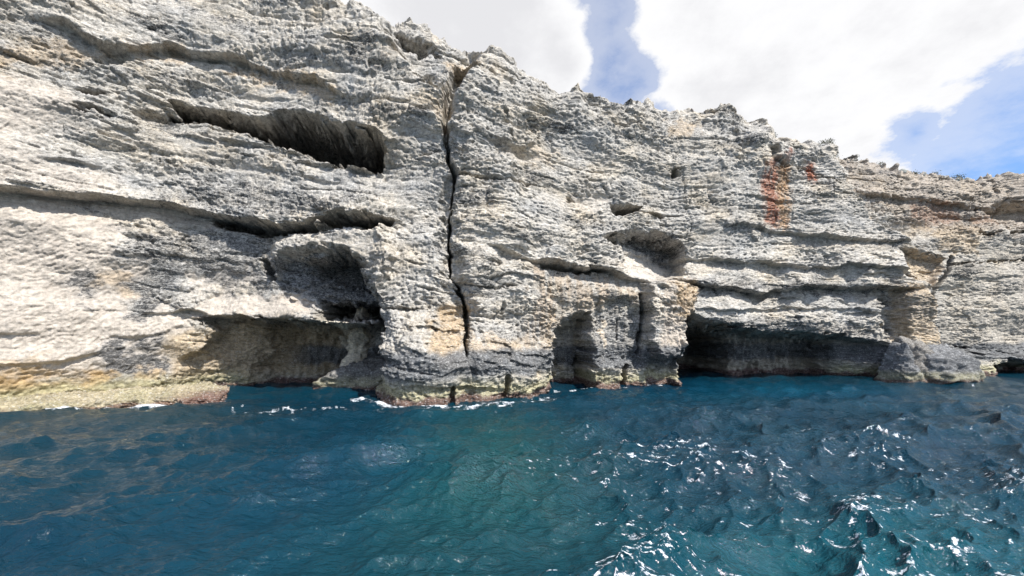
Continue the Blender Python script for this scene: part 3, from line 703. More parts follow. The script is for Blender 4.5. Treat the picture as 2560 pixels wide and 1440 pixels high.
# --- resampled sheet, plateau rows, 3D roughness along the normal
Xr, Zr, Dr, SMr, CRr = resamp(X), resamp(Z), resamp(D), resamp(SM), resamp(CRUST.astype(f32))
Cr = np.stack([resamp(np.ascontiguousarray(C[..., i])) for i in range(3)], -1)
NB = 26
tb = np.linspace(0, 1, NB + 1)[1:]
back = 0.05 + 16 * tb ** 2.2
Dp = Dr[:, -1:] + back[None, :]
Zp = Zr[:, -1:] + 0.10 * np.minimum(back, 1.0)[None, :] * n2(CX[:, None] * 0.8, back[None, :] * 0.8) - 0.12 * back[None, :] ** 0.9
Xr = np.concatenate((Xr, np.repeat(CX[:, None], NB, 1)), 1); Zr = np.concatenate((Zr, Zp), 1); Dr = np.concatenate((Dr, Dp), 1)
SMr = np.concatenate((SMr, np.zeros((NC, NB))), 1); CRr = np.concatenate((CRr, np.full((NC, NB), .5)), 1)
Cr = np.concatenate((Cr, np.repeat(Cr[:, -1:], NB, 1)), 1)
NRT = Xr.shape[1]
PX3 = np.stack((CX[:, None] + CDX[:, None] * Dr, CY[:, None] + CDY[:, None] * Dr, Zr), -1).astype(f32)

def normals(P):
    du = np.gradient(P, axis=0); dv = np.gradient(P, axis=1)
    n = np.cross(du, dv)
    return n / (np.linalg.norm(n, axis=-1, keepdims=True) + 1e-9)
def blur(N, r=2):
    for ax in (0, 1):
        p = np.pad(N, [(r, r) if a == ax else (0, 0) for a in range(3)], mode='edge')
        N = sum(np.take(p, range(i, i + N.shape[ax]), axis=ax) for i in range(2 * r + 1))
    return N / (np.linalg.norm(N, axis=-1, keepdims=True) + 1e-9)
N3 = blur(normals(PX3), 3)
x, y, z = PX3[..., 0], PX3[..., 1], PX3[..., 2]
rg = (1 - 0.62 * SMr).astype(f32)
RM = (0.50 + 0.80 * sst(-.5, .5, n3(x * .33 + 5, y * .33, z * .55) + .4 * n3(x * .9, y * .9, z * 1.6))).astype(f32)
rg = rg * RM
disp = 0.08 * n3(x * 1.1, y * 1.1, z * 1.6) + RM * (1 - .55 * SMr).astype(f32) * (0.08 * (np.abs(n3(x * 1.6, y * 1.6, z * 3.4)) - .25) - 0.04 * np.abs(n3(x * 2.9 + 7, y * 2.9, z * 6)))
disp += rg * (0.055 * (np.abs(n3(x * 3.9, y * 3.9, z * 8.5)) - .25) - 0.045 * np.abs(n3(x * 8 + 3, y * 8, z * 15)) + 0.030 * n3(x * 16, y * 16, z * 24))
disp += rg * 0.016 * n3(x * 31, y * 31, z * 40)
# roofs and side walls of hollows: broken, knobbly rock
ST = sst(0.55, 0.9, np.abs(N3[..., 2])) + sst(0.75, 0.95, np.abs(N3[..., 0] * CDY[:, None] - N3[..., 1] * CDX[:, None]))
ST = np.clip(ST, 0, 1) * np.concatenate((resamp(DEEP), np.zeros((NC, NB), f32)), 1) * (np.arange(NRT) < NRT - NB)[None, :]
m_ = ST > 0.02
xs_, ys_, zs_ = x[m_], y[m_], z[m_]
disp[m_] += ST[m_] * (0.34 * (np.abs(n3(xs_ * 1.5, ys_ * 1.5, zs_ * 2.2)) - .2) + 0.24 * (np.abs(n3(xs_ * 3.3 + 3, ys_ * 3.3, zs_ * 5)) - .2) + 0.10 * n3(xs_ * 7, ys_ * 7, zs_ * 9))
V3 = PX3 + N3 * disp[..., None]

# --- which thing and which part each face belongs to
fx = 0.25 * (Xr[:-1, :-1] + Xr[1:, :-1] + Xr[:-1, 1:] + Xr[1:, 1:]); fz = 0.25 * (Zr[:-1, :-1] + Zr[1:, :-1] + Zr[:-1, 1:] + Zr[1:, 1:])
def inside(P, px, pz):
    P = np.asarray(P, f32); ins = np.zeros(px.shape, bool)
    for k in range(len(P)):
        ax, az = P[k]; bx, bz = P[(k + 1) % len(P)]
        if abs(bz - az) > 1e-9:
            ins ^= ((az > pz) != (bz > pz)) & (px < (bx - ax) * (pz - az) / (bz - az) + ax)
    return ins
def below(L, px, pz):
    L = np.asarray(L); o = np.argsort(L[:, 0]); L = L[o]
    return pz < np.interp(px, L[:, 0], L[:, 1])
mc = np.asarray(MAINCRACK)[::-1]
crx = np.interp(fz, mc[:, 1], mc[:, 0])
left = fx < crx
headl = inside([(18.38,17.62),(18.38,12.1),(18.94,10.91),(20.05,9.28),(21.54,8.39),(22.97,7.8),(25.1,6.92),(24.92,6.04),(24.04,5.2),(23.35,5.18),(23.68,4.53),(24.04,3.28),(24.47,2.03),(24.64,1.46),(24.64,-8.16),(78,-13.18),(78,43.89),(18.38,29.78)], fx, fz)
reg = np.zeros(fx.shape, np.int32)
O2 = [(-25.41,6.6),(-19.21,7.47),(-17.79,7.71),(-17.08,7.72),(-16.04,7.83),(-14.9,7.92),(-13.81,7.79),(-12.6,7.4),(-11.62,7.04),(-10.25,6.84),(-8.83,6.98),(-7.22,7.27),(-4.98,7.28),(-2.33,7.15)]
O1 = [(-25.41,11.52),(-17.51,14.23),(-16.86,14.38),(-16.13,14),(-15.59,14.13),(-14.33,14.77),(-11.62,14.57),(-9.9,13.95),(-8.11,13.33),(-6.69,12.56),(-2.33,10.91)]
R3 = [(-2.98,6.4),(-0.94,6.27),(-0.35,6.09),(0.89,5.76),(2.57,5.64),(4.15,5.54),(5.61,5.27),(7.59,4.76),(8.48,5.23),(9.84,5.02),(13.17,4.68),(15.67,5.04),(19.31,5.04),(22.82,5.04),(25.9,5.1)]
R2 = [(8.26,5.22),(8.82,6.45),(9.84,6.33),(13.17,6.3),(16.89,6.15),(20.54,6.22),(23.08,5.81),(25.9,5.84)]
R1 = [(8.26,7.23),(10.77,8.19),(13.17,8.16),(16.89,7.86),(20.54,7.78),(22.95,7.75),(25.9,7.87)]
PARTS = []
def region(sel, owner, name, label=None):
    PARTS.append((owner, name, label)); reg[sel] = len(PARTS) - 1
region(left & ~below(O1, fx, fz), 0, 'rock_bed', 'grey upper beds above the ochre-stained brow')
region(left & below(O1, fx, fz) & ~below(O2, fx, fz), 0, 'rock_bed', 'thick grey overhanging beds holding the long dark slit')
region(left & below(O2, fx, fz), 0, 'lower_wall', 'pale cream scalloped lower wall')
region(left & inside([(-5.57,7.34),(2.18,7.79),(2.18,-5.95),(-5.83,-5.22),(-5.65,0.02),(-5.28,2.27),(-5.74,4.1),(-6.26,5.3)], fx, fz), 0, 'buttress', 'grey buttress foot with tide bands')
region(left & inside([(-10.6,6.6),(-8.83,7.08),(-7.22,7.34),(-4.89,7.28),(-4.64,5.75),(-5.31,3.68),(-5.91,4.43),(-6.26,5.3),(-6.69,5.81),(-8.11,5.95),(-9.64,5.84),(-10.08,4.99),(-10.69,5.68)], fx, fz), 0, 'arch_brow', 'pale grey brow arching over the niche')
region(left & inside([(-10.25,4.82),(-10.39,5.59),(-9.64,5.81),(-8.29,5.68),(-7.49,5.93),(-6.61,5.78),(-6.21,4.94),(-5.65,3.9),(-7.05,4.01),(-8.47,4.16),(-9.23,4.44)], fx, fz), 0, 'niche')
region(left & inside([(-13.78,3.31),(-12.28,3.27),(-10.6,3.16),(-8.38,3.11),(-8.38,3.99),(-5.57,3.9),(-5.28,2.27),(-5.35,1.11),(-5.65,0.02),(-5.74,-5.22),(-14.33,-5.23),(-14.39,0.02),(-14.27,0.93),(-13.95,1.49),(-13.07,1.89),(-12.76,2.6),(-13.22,3.11)], fx, fz), 0, 'sea_cave', 'brown walls of the shaded sea cave')
region(left & inside([(-14.39,12.37),(-12.28,11.98),(-10.77,11.66),(-10.08,12.3),(-9.19,12.23),(-8.11,11.89),(-6.69,11.42),(-5.57,10.78),(-5.35,10.27),(-5.59,9.55),(-6.34,9.58),(-8.83,10.24),(-11.29,11.22),(-13.37,11.71),(-14.21,11.89)], fx, fz), 0, 'slit_cave', 'long dark slit high in the wall')
region(left & inside([(-12.99,7.53),(-11.62,7.35),(-9.9,7.12),(-8.47,7.31),(-7.58,7.47),(-6.34,7.48),(-4.89,7.34),(-4.98,7.08),(-6.69,7.07),(-7.75,7.15),(-8.83,6.88),(-10.08,6.8),(-10.94,6.84),(-12.28,7.04)], fx, fz), 0, 'slit_cave')
region(left & inside([(-6.19,17.29),(-4.54,16.51),(-2.99,15.64),(-1.48,15.46),(-0.8,14.95),(-1.31,11.78),(-2.96,11.58),(-3.06,12.73),(-4.02,13.62),(-4.88,14.49),(-5.48,15.36)], fx, fz), 0, 'gully', 'brown gully behind the top of the crack')
rt = ~left & ~headl
region(rt & ~below(R3, fx, fz), 1, 'rock_bed', 'rough grey wall under the crest')
region(rt & (fx > 8.2) & below(R1, fx, fz), 1, 'rock_bed', 'layered bed under the red stains')
region(rt & (fx > 8.2) & below(R2, fx, fz), 1, 'rock_bed', 'thin bed above the dark bedding groove')
region(rt & below(R3, fx, fz), 1, 'lower_wall', 'grey undercut lower wall')
region(rt & inside([(-2.65,7.07),(-0.92,6.29),(0.89,5.76),(1.9,4.95),(1.99,2.6),(1.73,-5.88),(-2.98,-5.17)], fx, fz), 1, 'buttress', 'grey buttress foot right of the crack with dark splash band')
region(rt & inside([(3.66,3.63),(6.39,4.46),(6.39,2.17),(6.74,1.38),(7.48,1.04),(8.26,1.19),(8.26,-6.87),(3.54,-6.16),(3.82,0.91)], fx, fz), 1, 'rock_column', 'grooved columns between the two caves')
region(rt & inside([(6.39,5.05),(7.59,5.4),(9.43,5.25),(9.88,4.86),(8.93,3.37),(8.75,2.19),(8.3,1.55),(7.48,1.04),(6.74,1.38),(6.39,2.17)], fx, fz), 1, 'hanging_block', 'pale block hanging above the water with an orange patch')
region(rt & inside([(1.73,-5.88),(1.88,1.7),(1.99,2.56),(2.37,3.15),(2.95,3.43),(3.58,3.57),(3.82,3.16),(3.62,2.23),(3.82,0.91),(3.7,-6.19)], fx, fz), 1, 'sea_cave', 'small pointed cave')
region(rt & inside([(8.62,3.21),(9.84,3.17),(11.95,2.85),(15.67,2.53),(18.09,2.42),(21.17,2.04),(21.54,1.03),(21.42,-7.94),(8.75,-6.92),(8.48,1.99)], fx, fz), 1, 'sea_cave', 'wide low dark sea cave')
region(rt & inside([(5.18,7.36),(6.26,7.68),(7.59,7.63),(8.48,7.14),(8.98,6.26),(8.82,5.44),(7.37,5.39),(5.61,5.89),(5.29,6.64)], fx, fz), 1, 'niche', 'dark hollow above a smooth scoop')
region(rt & inside([(4.81,8.84),(5.87,8.95),(6.65,8.86),(6.34,8.63),(5.44,8.35),(4.93,8.41)], fx, fz), 1, 'hole')
region(rt & inside([(7.05,8.62),(7.48,8.74),(7.77,8.45),(7.37,8.33)], fx, fz), 1, 'hole')
region(rt & inside([(4.25,7.13),(4.97,7.38),(5.39,7.22),(5.29,6.87),(4.66,6.9)], fx, fz), 1, 'hole')
region(rt & inside([(14.16,12.86),(15.3,12.97),(15.58,12),(14.29,11.8),(13.96,12.24)], fx, fz), 1, 'crest_block', 'pale block over the red streaks')
HU = [(21.39,6.62),(26.09,6.7),(28.38,6.92),(30.29,7.08),(33.86,7.33),(45.89,8.04),(78,9.89)]
HV = [(19.33,9.16),(24.79,8.61),(28.94,8.84),(30.61,8.86),(32.98,9.12),(39.01,9.6),(78,12.19)]
region(headl & ~below(HV, fx, fz), 2, 'rock_bed', 'brown and red-stained upper beds')
region(headl & below(HV, fx, fz), 2, 'rock_bed', 'jointed middle bed')
region(headl & below(HU, fx, fz), 2, 'lower_wall', 'big pale brown face reaching the water')
isback = np.zeros(fx.shape, bool); isback[:, NRT - NB + 5:] = True
region(isback & left, 0, 'plateau'); region(isback & rt, 1, 'plateau'); region(isback & headl, 2, 'plateau')

idx = np.arange(NC * NRT, dtype=np.int32).reshape(NC, NRT)
quads = np.stack((idx[:-1, :-1], idx[1:, :-1], idx[1:, 1:], idx[:-1, 1:]), -1).reshape(-1, 4)
VV = V3.reshape(-1, 3)
WEA = np.stack((CRr, SMr, np.zeros_like(SMr)), -1).reshape(-1, 3).astype(f32)
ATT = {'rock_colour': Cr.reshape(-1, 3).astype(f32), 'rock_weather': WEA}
owners = [tag(empty('sea_cliff', (-10, 17, 0)), 'tall grey and cream limestone cliff left of the vertical crack, with a shaded cave', kind='structure'),
          tag(empty('sea_cliff', (8, 20, 0)), 'grey layered limestone cliff right of the vertical crack, with red stains', kind='structure'),
          tag(empty('headland', (30, 25, 0)), 'set-back brownish headland at the right edge under the blue sky', kind='structure')]
rf = reg.ravel()
for rid, (ow, nm, lb) in enumerate(PARTS):
    sel = np.where(rf == rid)[0]
    if len(sel) < 4: continue
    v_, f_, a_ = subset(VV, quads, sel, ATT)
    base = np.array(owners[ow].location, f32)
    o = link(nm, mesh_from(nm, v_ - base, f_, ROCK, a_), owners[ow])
    if lb: o['label'] = lb

# ------------------------------------------------------------------ loose rocks
def sphere_dirs(nu, nv):
    th = np.linspace(0, 2 * math.pi, nu, endpoint=False); ph = np.linspace(0.0, math.pi, nv)
    Th, Ph = np.meshgrid(th, ph, indexing='ij')
    d = np.stack((np.sin(Ph) * np.cos(Th), np.sin(Ph) * np.sin(Th), np.cos(Ph)), -1)
    i = np.arange(nu * nv).reshape(nu, nv); j = np.roll(i, -1, 0)
    fq = np.stack((i[:, :-1], i[:, 1:], j[:, 1:], j[:, :-1]), -1).reshape(-1, 4)
    return d.reshape(-1, 3), fq

def rock_shape(planes, size, seed, nu=72, nv=48, rough=0.08, soft=26.0):
    """convex faceted stone from cutting planes (normal, distance), rounded and roughened"""
    d, fq = sphere_dirs(nu, nv)
    inv = np.zeros(len(d))
    for nrm, dist in planes:
        nrm = np.array(nrm, float); nrm /= np.linalg.norm(nrm)
        inv += np.maximum(0, d @ nrm / dist) ** soft
    r = 1.0 / (inv ** (1 / soft) + 1e-6)
    r = np.minimum(r, 1.35)
    p = d * r[:, None] * np.array(size)
    s = max(size)
    k = 2.0 / s
    n_ = 0.5 * n3(p[:, 0] * k + seed, p[:, 1] * k, p[:, 2] * k * 1.5) + 0.35 * n3(p[:, 0] * k * 3 + seed, p[:, 1] * k * 3, p[:, 2] * k * 4) + 0.2 * n3(p[:, 0] * k * 8 + seed, p[:, 1] * k * 8, p[:, 2] * k * 10) + 0.1 * n3(p[:, 0] * k * 17 + seed, p[:, 1] * k * 17, p[:, 2] * k * 20)
    p = p + d * (n_ * rough * s)[:, None]
    return p, fq

def stone_colours(world_z, p, base, seed, tide=True, crust=0.35):
    n_ = n3(p[:, 0] * 1.5 + seed, p[:, 1] * 1.5, p[:, 2] * 1.5)
    Cc = np.empty((len(p), 3), f32); Cc[...] = c3(*base)
    Cc *= (1 + 0.22 * n_)[:, None]
    zz = world_z + 0.10 * n3(p[:, 0] * 2, p[:, 1] * 2, p[:, 2] * 2 + seed)
    if tide:
        lay(Cc, 0.75 * sst(0.70, 0.35, zz), (0.28, 0.26, 0.165))
        lay(Cc, 0.85 * sst(0.22, 0.06, zz), (0.115, 0.065, 0.055))
    W = np.zeros((len(p), 3), f32); W[:, 0] = crust * (1 - 0.8 * (sst(0.75, .4, zz) if tide else 0)); W[:, 1] = 0.0
    return {'rock_colour': np.clip(Cc, .02, .9), 'rock_weather': W}

def rand_planes(rs, n):
    L = []
    for _ in range(n):
        v = rs.normal(size=3); L.append((v, rs.uniform(0.75, 1.05)))
    return L

def boulder(name, loc, size, planes, seed, base, label, cat='boulder', rotz=0.0, nu=96, nv=64, rough=0.06, group=None, tide=True, crust=0.3, parent=None):
    p, fq = rock_shape(planes, size, seed, nu, nv, rough)
    c, s = math.cos(rotz), math.sin(rotz)
    p = np.stack((p[:, 0] * c - p[:, 1] * s, p[:, 0] * s + p[:, 1] * c, p[:, 2]), -1)
    at = stone_colours(p[:, 2] + loc[2], p + np.array(loc), base, seed, tide, crust)
    o = link(name, mesh_from(name, p, fq[:, ::-1], ROCK, at), parent)
    o.location = loc
    if parent is None:
        tag(o, label, cat, group)
    return o

GREY = (0.36, 0.35, 0.33); BLUE = (0.165, 0.168, 0.172); BROWN = (0.36, 0.31, 0.245)
# wedge-shaped blue-grey rock at the foot of the right wall
boulder('boulder', (20.5, 21.0, 0.45), (0.82, 0.8, 1.25),
        [((-1, -.3, .42), .62), ((1, -.4, .45), .60), ((0, -1, .35), .8), ((0, 1, .2), .8), ((.2, -.9, -.2), .95), ((0, 0, -1), 1.0), ((-.5, -.8, .3), .72), ((0, 0, 1), 1.25)],
        3.1, BLUE, 'small pointed blue-grey rock wedge standing in the water right of the wide cave', 'rock', rough=0.20, crust=0.45)
boulder('boulder', (22.9, 21.4, 0.5), (1.75, 1.3, 1.3),
        [((-1, -.1, .1), .8), ((1, -.2, .55), .85), ((0, -1, .25), .8), ((0, 1, 0), 1), ((.1, -.5, 1), .85), ((-.4, -.4, 1), .95), ((0, -.8, -.7), .85), ((0, 0, -1), 1.0), ((-.7, -.8, 0), .85), ((.6, -.8, -.1), .9)],
        8.4, BLUE, 'long rounded blue-grey boulder at the water below the big pale brown face', 'boulder', rough=0.20, crust=0.45)
boulder('boulder', (21.75, 21.6, 0.9), (0.85, 0.9, 1.2),
        [((-1, -.2, .2), .8), ((1, -.3, .3), .8), ((0, -1, .2), .8), ((0, 1, 0), 1), ((.1, -.5, 1), .85), ((0, 0, -1), 1.0), ((-.6, -.7, .5), .8)],
        12.7, (0.22, 0.205, 0.185), 'grey-brown block wedged between the pointed rock and the long boulder', 'rock', rough=0.20, crust=0.45)
# low rock inside the left cave, at the foot of the buttress
boulder('cave_rock', (-7.6, 19.2, 0.2), (1.9, 1.2, 1.0),
        [((-1, -.2, 1.1), .62), ((-1, -.3, 0), .95), ((1, -.1, .1), .95), ((0, -1, .15), .8), ((0, 1, 0), 1), ((.1, -.3, 1), .9), ((0, -.8, -.7), .85), ((0, 0, -1), 1)],
        21.3, (0.17, 0.165, 0.155), 'low dark rock shelving into the water inside the left cave', 'rock', rough=0.22, nu=140, nv=90)

# pale block added as the sunlit patch of the left cave, flaring at its foot
sun_blk = boulder('sun_patch_block', (-7.5, 19.9, 2.1), (0.50, 0.55, 1.45),
        [((-1, -.1, .1), .8), ((1, -.2, .2), .75), ((-.5, -1, .1), .9), ((.6, -1, 0), .85), ((0, 1, 0), 1), ((0, 0, 1), 1.2), ((0, 0, -1), 1.2), ((.7, -.3, -.7), .9)],
        33.0, (0.64, 0.57, 0.45), None, rough=0.30, tide=False, crust=0.12, parent=owners[0])
pco = np.empty(len(sun_blk.data.vertices) * 3, f32); sun_blk.data.vertices.foreach_get('co', pco); pco = pco.reshape(-1, 3)
pco[:, 0] = pco[:, 0] * (1 - 0.28 * pco[:, 2]) - 0.12 * (1.0 - pco[:, 2])
sun_blk.data.vertices.foreach_set('co', pco.ravel()); sun_blk.data.update()
sun_blk.location = (-7.5 + 10, 19.9 - 17, 2.1)
sun_blk['label'] = 'pale cream block standing in for the sunlit patch inside the left cave'

# ------------------------------------------------------------------ flat rock shelf along the waterline, lower left
def rock_shelf():
    # front edge and top edge in plan (X, Y), from off the left edge to its broken right end
    fr = np.array([(-23, 9.4), (-19.5, 11.0), (-16.0, 12.45), (-14.6, 13.1), (-13.7, 14.0), (-12.4, 14.35), (-11.4, 14.5), (-10.55, 14.75)])
    bk = np.array([(-25, 12.0), (-21.5, 13.6), (-18.6, 15.3), (-16.8, 16.7), (-15.0, 17.4), (-13.2, 17.5), (-12.0, 17.0), (-11.1, 15.7)])
    tp = np.array([.34, .34, .32, .34, .38, .34, .30, .2])
    ns, nw = 520, 110
    s = np.linspace(0, 1, ns); ks = np.linspace(0, 1, len(fr))
    Fx, Fy, Bx, By, Tz = (np.interp(s, ks, a) for a in (fr[:, 0], fr[:, 1], bk[:, 0], bk[:, 1], tp))
    w = np.linspace(0, 1, nw)
    # cross-section: bottom front -> lip -> stepped top -> back
    wx = np.interp(w, [0, .25, .42, .47, .62, .66, 1], [0.05, 0.0, 0.04, 0.10, 0.30, 0.34, 1.0])
    wz = np.interp(w, [0, .25, .42, .47, .62, .66, 1], [-1.1, 0.0, 0.55, 0.72, 0.80, 1.0, 1.08])
    x = Fx[:, None] + (Bx - Fx)[:, None] * wx; y = Fy[:, None] + (By - Fy)[:, None] * wx
    z = np.where(wz > 0, wz * Tz[:, None], wz) + 0 * x
    # the right end breaks off in steps
    end = sst(0.955, 1.0, s)[:, None]
    z = np.where(z > 0, z * (1 - 0.55 * end) - 0.15 * end, z)
    P = np.stack((x, y, z), -1).astype(f32)
    Nn = blur(normals(P), 3)
    a, b, c = P[..., 0], P[..., 1], P[..., 2]
    dsp = 0.16 * n3(a * 1.0, b * 1.0, c * 1.6) + 0.16 * n3(a * 2.4, b * 2.4, c * 4) - 0.16 * np.abs(n3(a * 5, b * 5, c * 9)) + 0.07 * n3(a * 11, b * 11, c * 18) + 0.015 * n3(a * 25, b * 25, c * 30)
    P = P + Nn * dsp[..., None]
    i = np.arange(ns * nw).reshape(ns, nw)
    fq = np.stack((i[:-1, :-1], i[1:, :-1], i[1:, 1:], i[:-1, 1:]), -1).reshape(-1, 4)
    P = P.reshape(-1, 3); zz = P[:, 2] + 0.07 * n3(P[:, 0] * 2, P[:, 1] * 2, P[:, 2] * 3)
    Cc = np.empty((len(P), 3), f32); Cc[...] = c3(0.36, 0.31, 0.205)
    nn = n3(P[:, 0] * .9, P[:, 1] * .9, P[:, 2]) + .5 * n3(P[:, 0] * 3, P[:, 1] * 3, P[:, 2] * 5)
    lay(Cc, np.clip(.7 * nn, 0, .8), (0.44, 0.38, 0.27)); lay(Cc, np.clip(-.6 * nn, 0, .6), (0.27, 0.26, 0.15))
    lay(Cc, 0.85 * sst(-13.2, -11.5, P[:, 0]) * sst(0.42, 0.2, zz), (0.14, 0.07, 0.06))
    lay(Cc, 0.8 * sst(0.10, 0.02, zz), (0.15, 0.085, 0.065))
    W = np.zeros((len(P), 3), f32); W[:, 0] = .32; W[:, 1] = .2
    o = link('rock_shelf', mesh_from('rock_shelf', P, fq, ROCK, {'rock_colour': np.clip(Cc, .02, .9), 'rock_weather': W}))
    tag(o, 'low flat olive-yellow rock shelf along the water below the cream wall', 'rock shelf')
rock_shelf()

# ------------------------------------------------------------------ sea
def sea_material():
    m = bpy.data.materials.new('sea_water'); m.use_nodes = True
    n = NT(m.node_tree); n.n.clear()
    geo = n.new('ShaderNodeNewGeometry'); P = geo.outputs['Position']
    tint = attr(n, 'water_tint').outputs['Color']
    v = n.noise(P, 0.35, 4, 0.5)
    col = n.mix(n.lin(v, .35, .65), tint, n.vmath('MULTIPLY', tint, (0.75, 0.82, 0.88)))
    p1 = n.vmath('MULTIPLY', P, (1.0, 1.9, 1.0))
    w1 = n.noise(p1, 4.6, 4, 0.6, dist=0.5)
    w2 = n.noise(p1, 13.0, 3, 0.55, dist=0.4)
    h = n.math('ADD', w1, n.math('MULTIPLY', w2, 0.38))
    bump = n.new('ShaderNodeBump'); n.put(bump, 'Height', h); n.put(bump, 'Strength', 0.7); n.put(bump, 'Distance', 0.10)
    bs = n.new('ShaderNodeBsdfPrincipled')
    n.put(bs, 'Base Color', col); n.put(bs, 'Roughness', 0.06); n.put(bs, 'IOR', 1.333)
    n.l.new(bump.outputs[0], bs.inputs['Normal'])
    out = n.new('ShaderNodeOutputMaterial'); n.l.new(bs.outputs[0], out.inputs[0])
    return m

def foam_glint_material():
    m = bpy.data.materials.new('foam'); m.use_nodes = True  # shared by foam and the white flecks painted as glints
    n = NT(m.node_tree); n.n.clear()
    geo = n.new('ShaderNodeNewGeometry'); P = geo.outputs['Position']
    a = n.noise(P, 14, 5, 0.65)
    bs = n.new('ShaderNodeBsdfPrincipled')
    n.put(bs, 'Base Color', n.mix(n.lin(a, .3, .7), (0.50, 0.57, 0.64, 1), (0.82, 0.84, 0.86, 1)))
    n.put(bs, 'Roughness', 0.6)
    fo = attr(n, 'foam_glint_amount'); sp = n.new('ShaderNodeSeparateColor'); n.l.new(fo.outputs['Color'], sp.inputs[0])
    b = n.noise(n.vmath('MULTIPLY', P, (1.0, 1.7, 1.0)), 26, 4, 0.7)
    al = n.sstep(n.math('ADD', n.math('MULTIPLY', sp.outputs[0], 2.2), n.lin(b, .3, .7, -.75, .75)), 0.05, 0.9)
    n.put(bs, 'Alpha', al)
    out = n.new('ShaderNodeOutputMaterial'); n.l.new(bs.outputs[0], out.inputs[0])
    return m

def make_sea():
    ang = np.concatenate((np.linspace(-60, 60, 940), np.linspace(60, 300, 90)[1:-1]))
    ang = np.radians(ang)
    r = np.concatenate((np.linspace(0.3, 3.6, 14, endpoint=False), 1.0 / np.linspace(1 / 3.6, 1 / 60., 470), np.geomspace(60, 6000, 18)[1:]))
    A, R = np.meshgrid(ang, r, indexing='ij')
    x = np.sin(A) * R; y = np.cos(A) * R
    rs = np.random.default_rng(5)
    nw = 120
    lam = np.geomspace(0.13, 6.5, nw) * rs.uniform(.9, 1.1, nw)
    th = math.radians(-68) + rs.normal(0, 0.62, nw)          # towards the camera and a little to the right
    kx, ky = np.cos(th) * 2 * math.pi / lam, np.sin(th) * 2 * math.pi / lam
    amp = 0.0060 * lam ** 0.80
    amp = amp * np.where((lam > .3) & (lam < 1.5), 1.3, 1.0)
    amp = np.where(lam > 3, amp * 0.75, amp)
    ph = rs.uniform(0, 2 * math.pi, nw)
    near = sst(19, 7, y)
    rightish = sst(-3.0, 6.0, x + 0.25 * (8 - y)) * near
    mod = (1.05 + 0.85 * rightish) * (1 + 0.35 * n2(x / 4 + 3, y / 3)) * sst(400, 60, R)
    h = np.zeros_like(x); ox = np.zeros_like(x); oy = np.zeros_like(x)
    sp = R * 0.0035 + R * R / 1000.
    for i in range(nw):
        lo = mod * sst(1.0, 0.35, sp / lam[i] / 2.0)
        p_ = kx[i] * x + ky[i] * y + ph[i]
        a = amp[i] * lo
        h += a * np.cos(p_)
        g = 0.85 * a
        ox -= g * np.cos(th[i]) * np.sin(p_); oy -= g * np.sin(th[i]) * np.sin(p_)
    slope = None
    P = np.stack((x + ox, y + oy, h), -1).astype(f32)
    # colour of the water body: navy near the caves, teal over the pale sea bed, green with a painted reflection
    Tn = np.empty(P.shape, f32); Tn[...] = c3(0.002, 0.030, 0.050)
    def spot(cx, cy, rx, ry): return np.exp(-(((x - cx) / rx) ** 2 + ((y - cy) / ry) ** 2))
    lay(Tn, 0.7 * np.clip(spot(-0.9, 9.5, 2.2, 3.8) + .5 * spot(-0.6, 6, 2.0, 2.4), 0, 1), (0.006, 0.058, 0.050))  # greenish water with the buttress's reflection painted in
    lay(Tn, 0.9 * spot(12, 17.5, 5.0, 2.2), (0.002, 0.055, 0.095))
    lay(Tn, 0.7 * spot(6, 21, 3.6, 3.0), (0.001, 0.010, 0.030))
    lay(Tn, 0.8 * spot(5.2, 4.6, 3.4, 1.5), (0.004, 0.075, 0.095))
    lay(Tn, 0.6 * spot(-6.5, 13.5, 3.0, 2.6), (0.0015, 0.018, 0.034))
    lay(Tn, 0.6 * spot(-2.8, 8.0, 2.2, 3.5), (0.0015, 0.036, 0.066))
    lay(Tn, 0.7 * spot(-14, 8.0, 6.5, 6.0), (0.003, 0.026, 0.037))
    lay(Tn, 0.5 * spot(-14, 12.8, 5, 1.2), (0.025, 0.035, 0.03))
    i = np.arange(x.size).reshape(x.shape); j = np.roll(i, -1, 0)
    fq = np.stack((i[:, :-1], i[:, 1:], j[:, 1:], j[:, :-1]), -1).reshape(-1, 4)
    fq = fq[:, ::-1]
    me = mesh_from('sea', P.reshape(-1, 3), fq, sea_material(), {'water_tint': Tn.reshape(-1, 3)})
    tag(link('sea', me), 'dark blue-teal choppy sea in front of the cliff', kind='structure')
    # foam and painted glints: thin lace on the water, built from the water's own surface and lifted a little
    nn = n2(x * 1.1, y * 1.6) * .6 + n2(x * 2.7 + 5, y * 4.5) * .6 + n2(x * 6.5, y * 11) * .5 + n2(x * 15, y * 24) * .35
    ridge = 1 - np.abs(n2(x * 1.6 + 2, y * 3.0) + .4 * n2(x * 4, y * 7)) * 2.2
    def near_line(L, wd):
        L = np.asarray(L, float); d = np.full(x.shape, 1e9)
        for k in range(len(L) - 1):
            ax, ay = L[k]; bx, by = L[k + 1]
            t = np.clip(((x - ax) * (bx - ax) + (y - ay) * (by - ay)) / ((bx - ax) ** 2 + (by - ay) ** 2), 0, 1)
            d = np.minimum(d, np.hypot(x - ax - (bx - ax) * t, y - ay - (by - ay) * t))
        return np.exp(-(d / wd) ** 2)
    shore = near_line([(-22, 9.6), (-16.2, 12.0), (-14.6, 12.8), (-13.7, 13.7), (-12.0, 14.0)], .55)
    shore = np.maximum(shore, 0.9 * near_line([(-12.6, 14.0), (-11.9, 14.1)], .35))
    shore = np.maximum(shore, 0.8 * near_line([(-5.6, 14.6), (-4.0, 14.1), (-2.2, 13.5), (-0.4, 13.7), (1.0, 14.6), (1.6, 16.5)], .55))
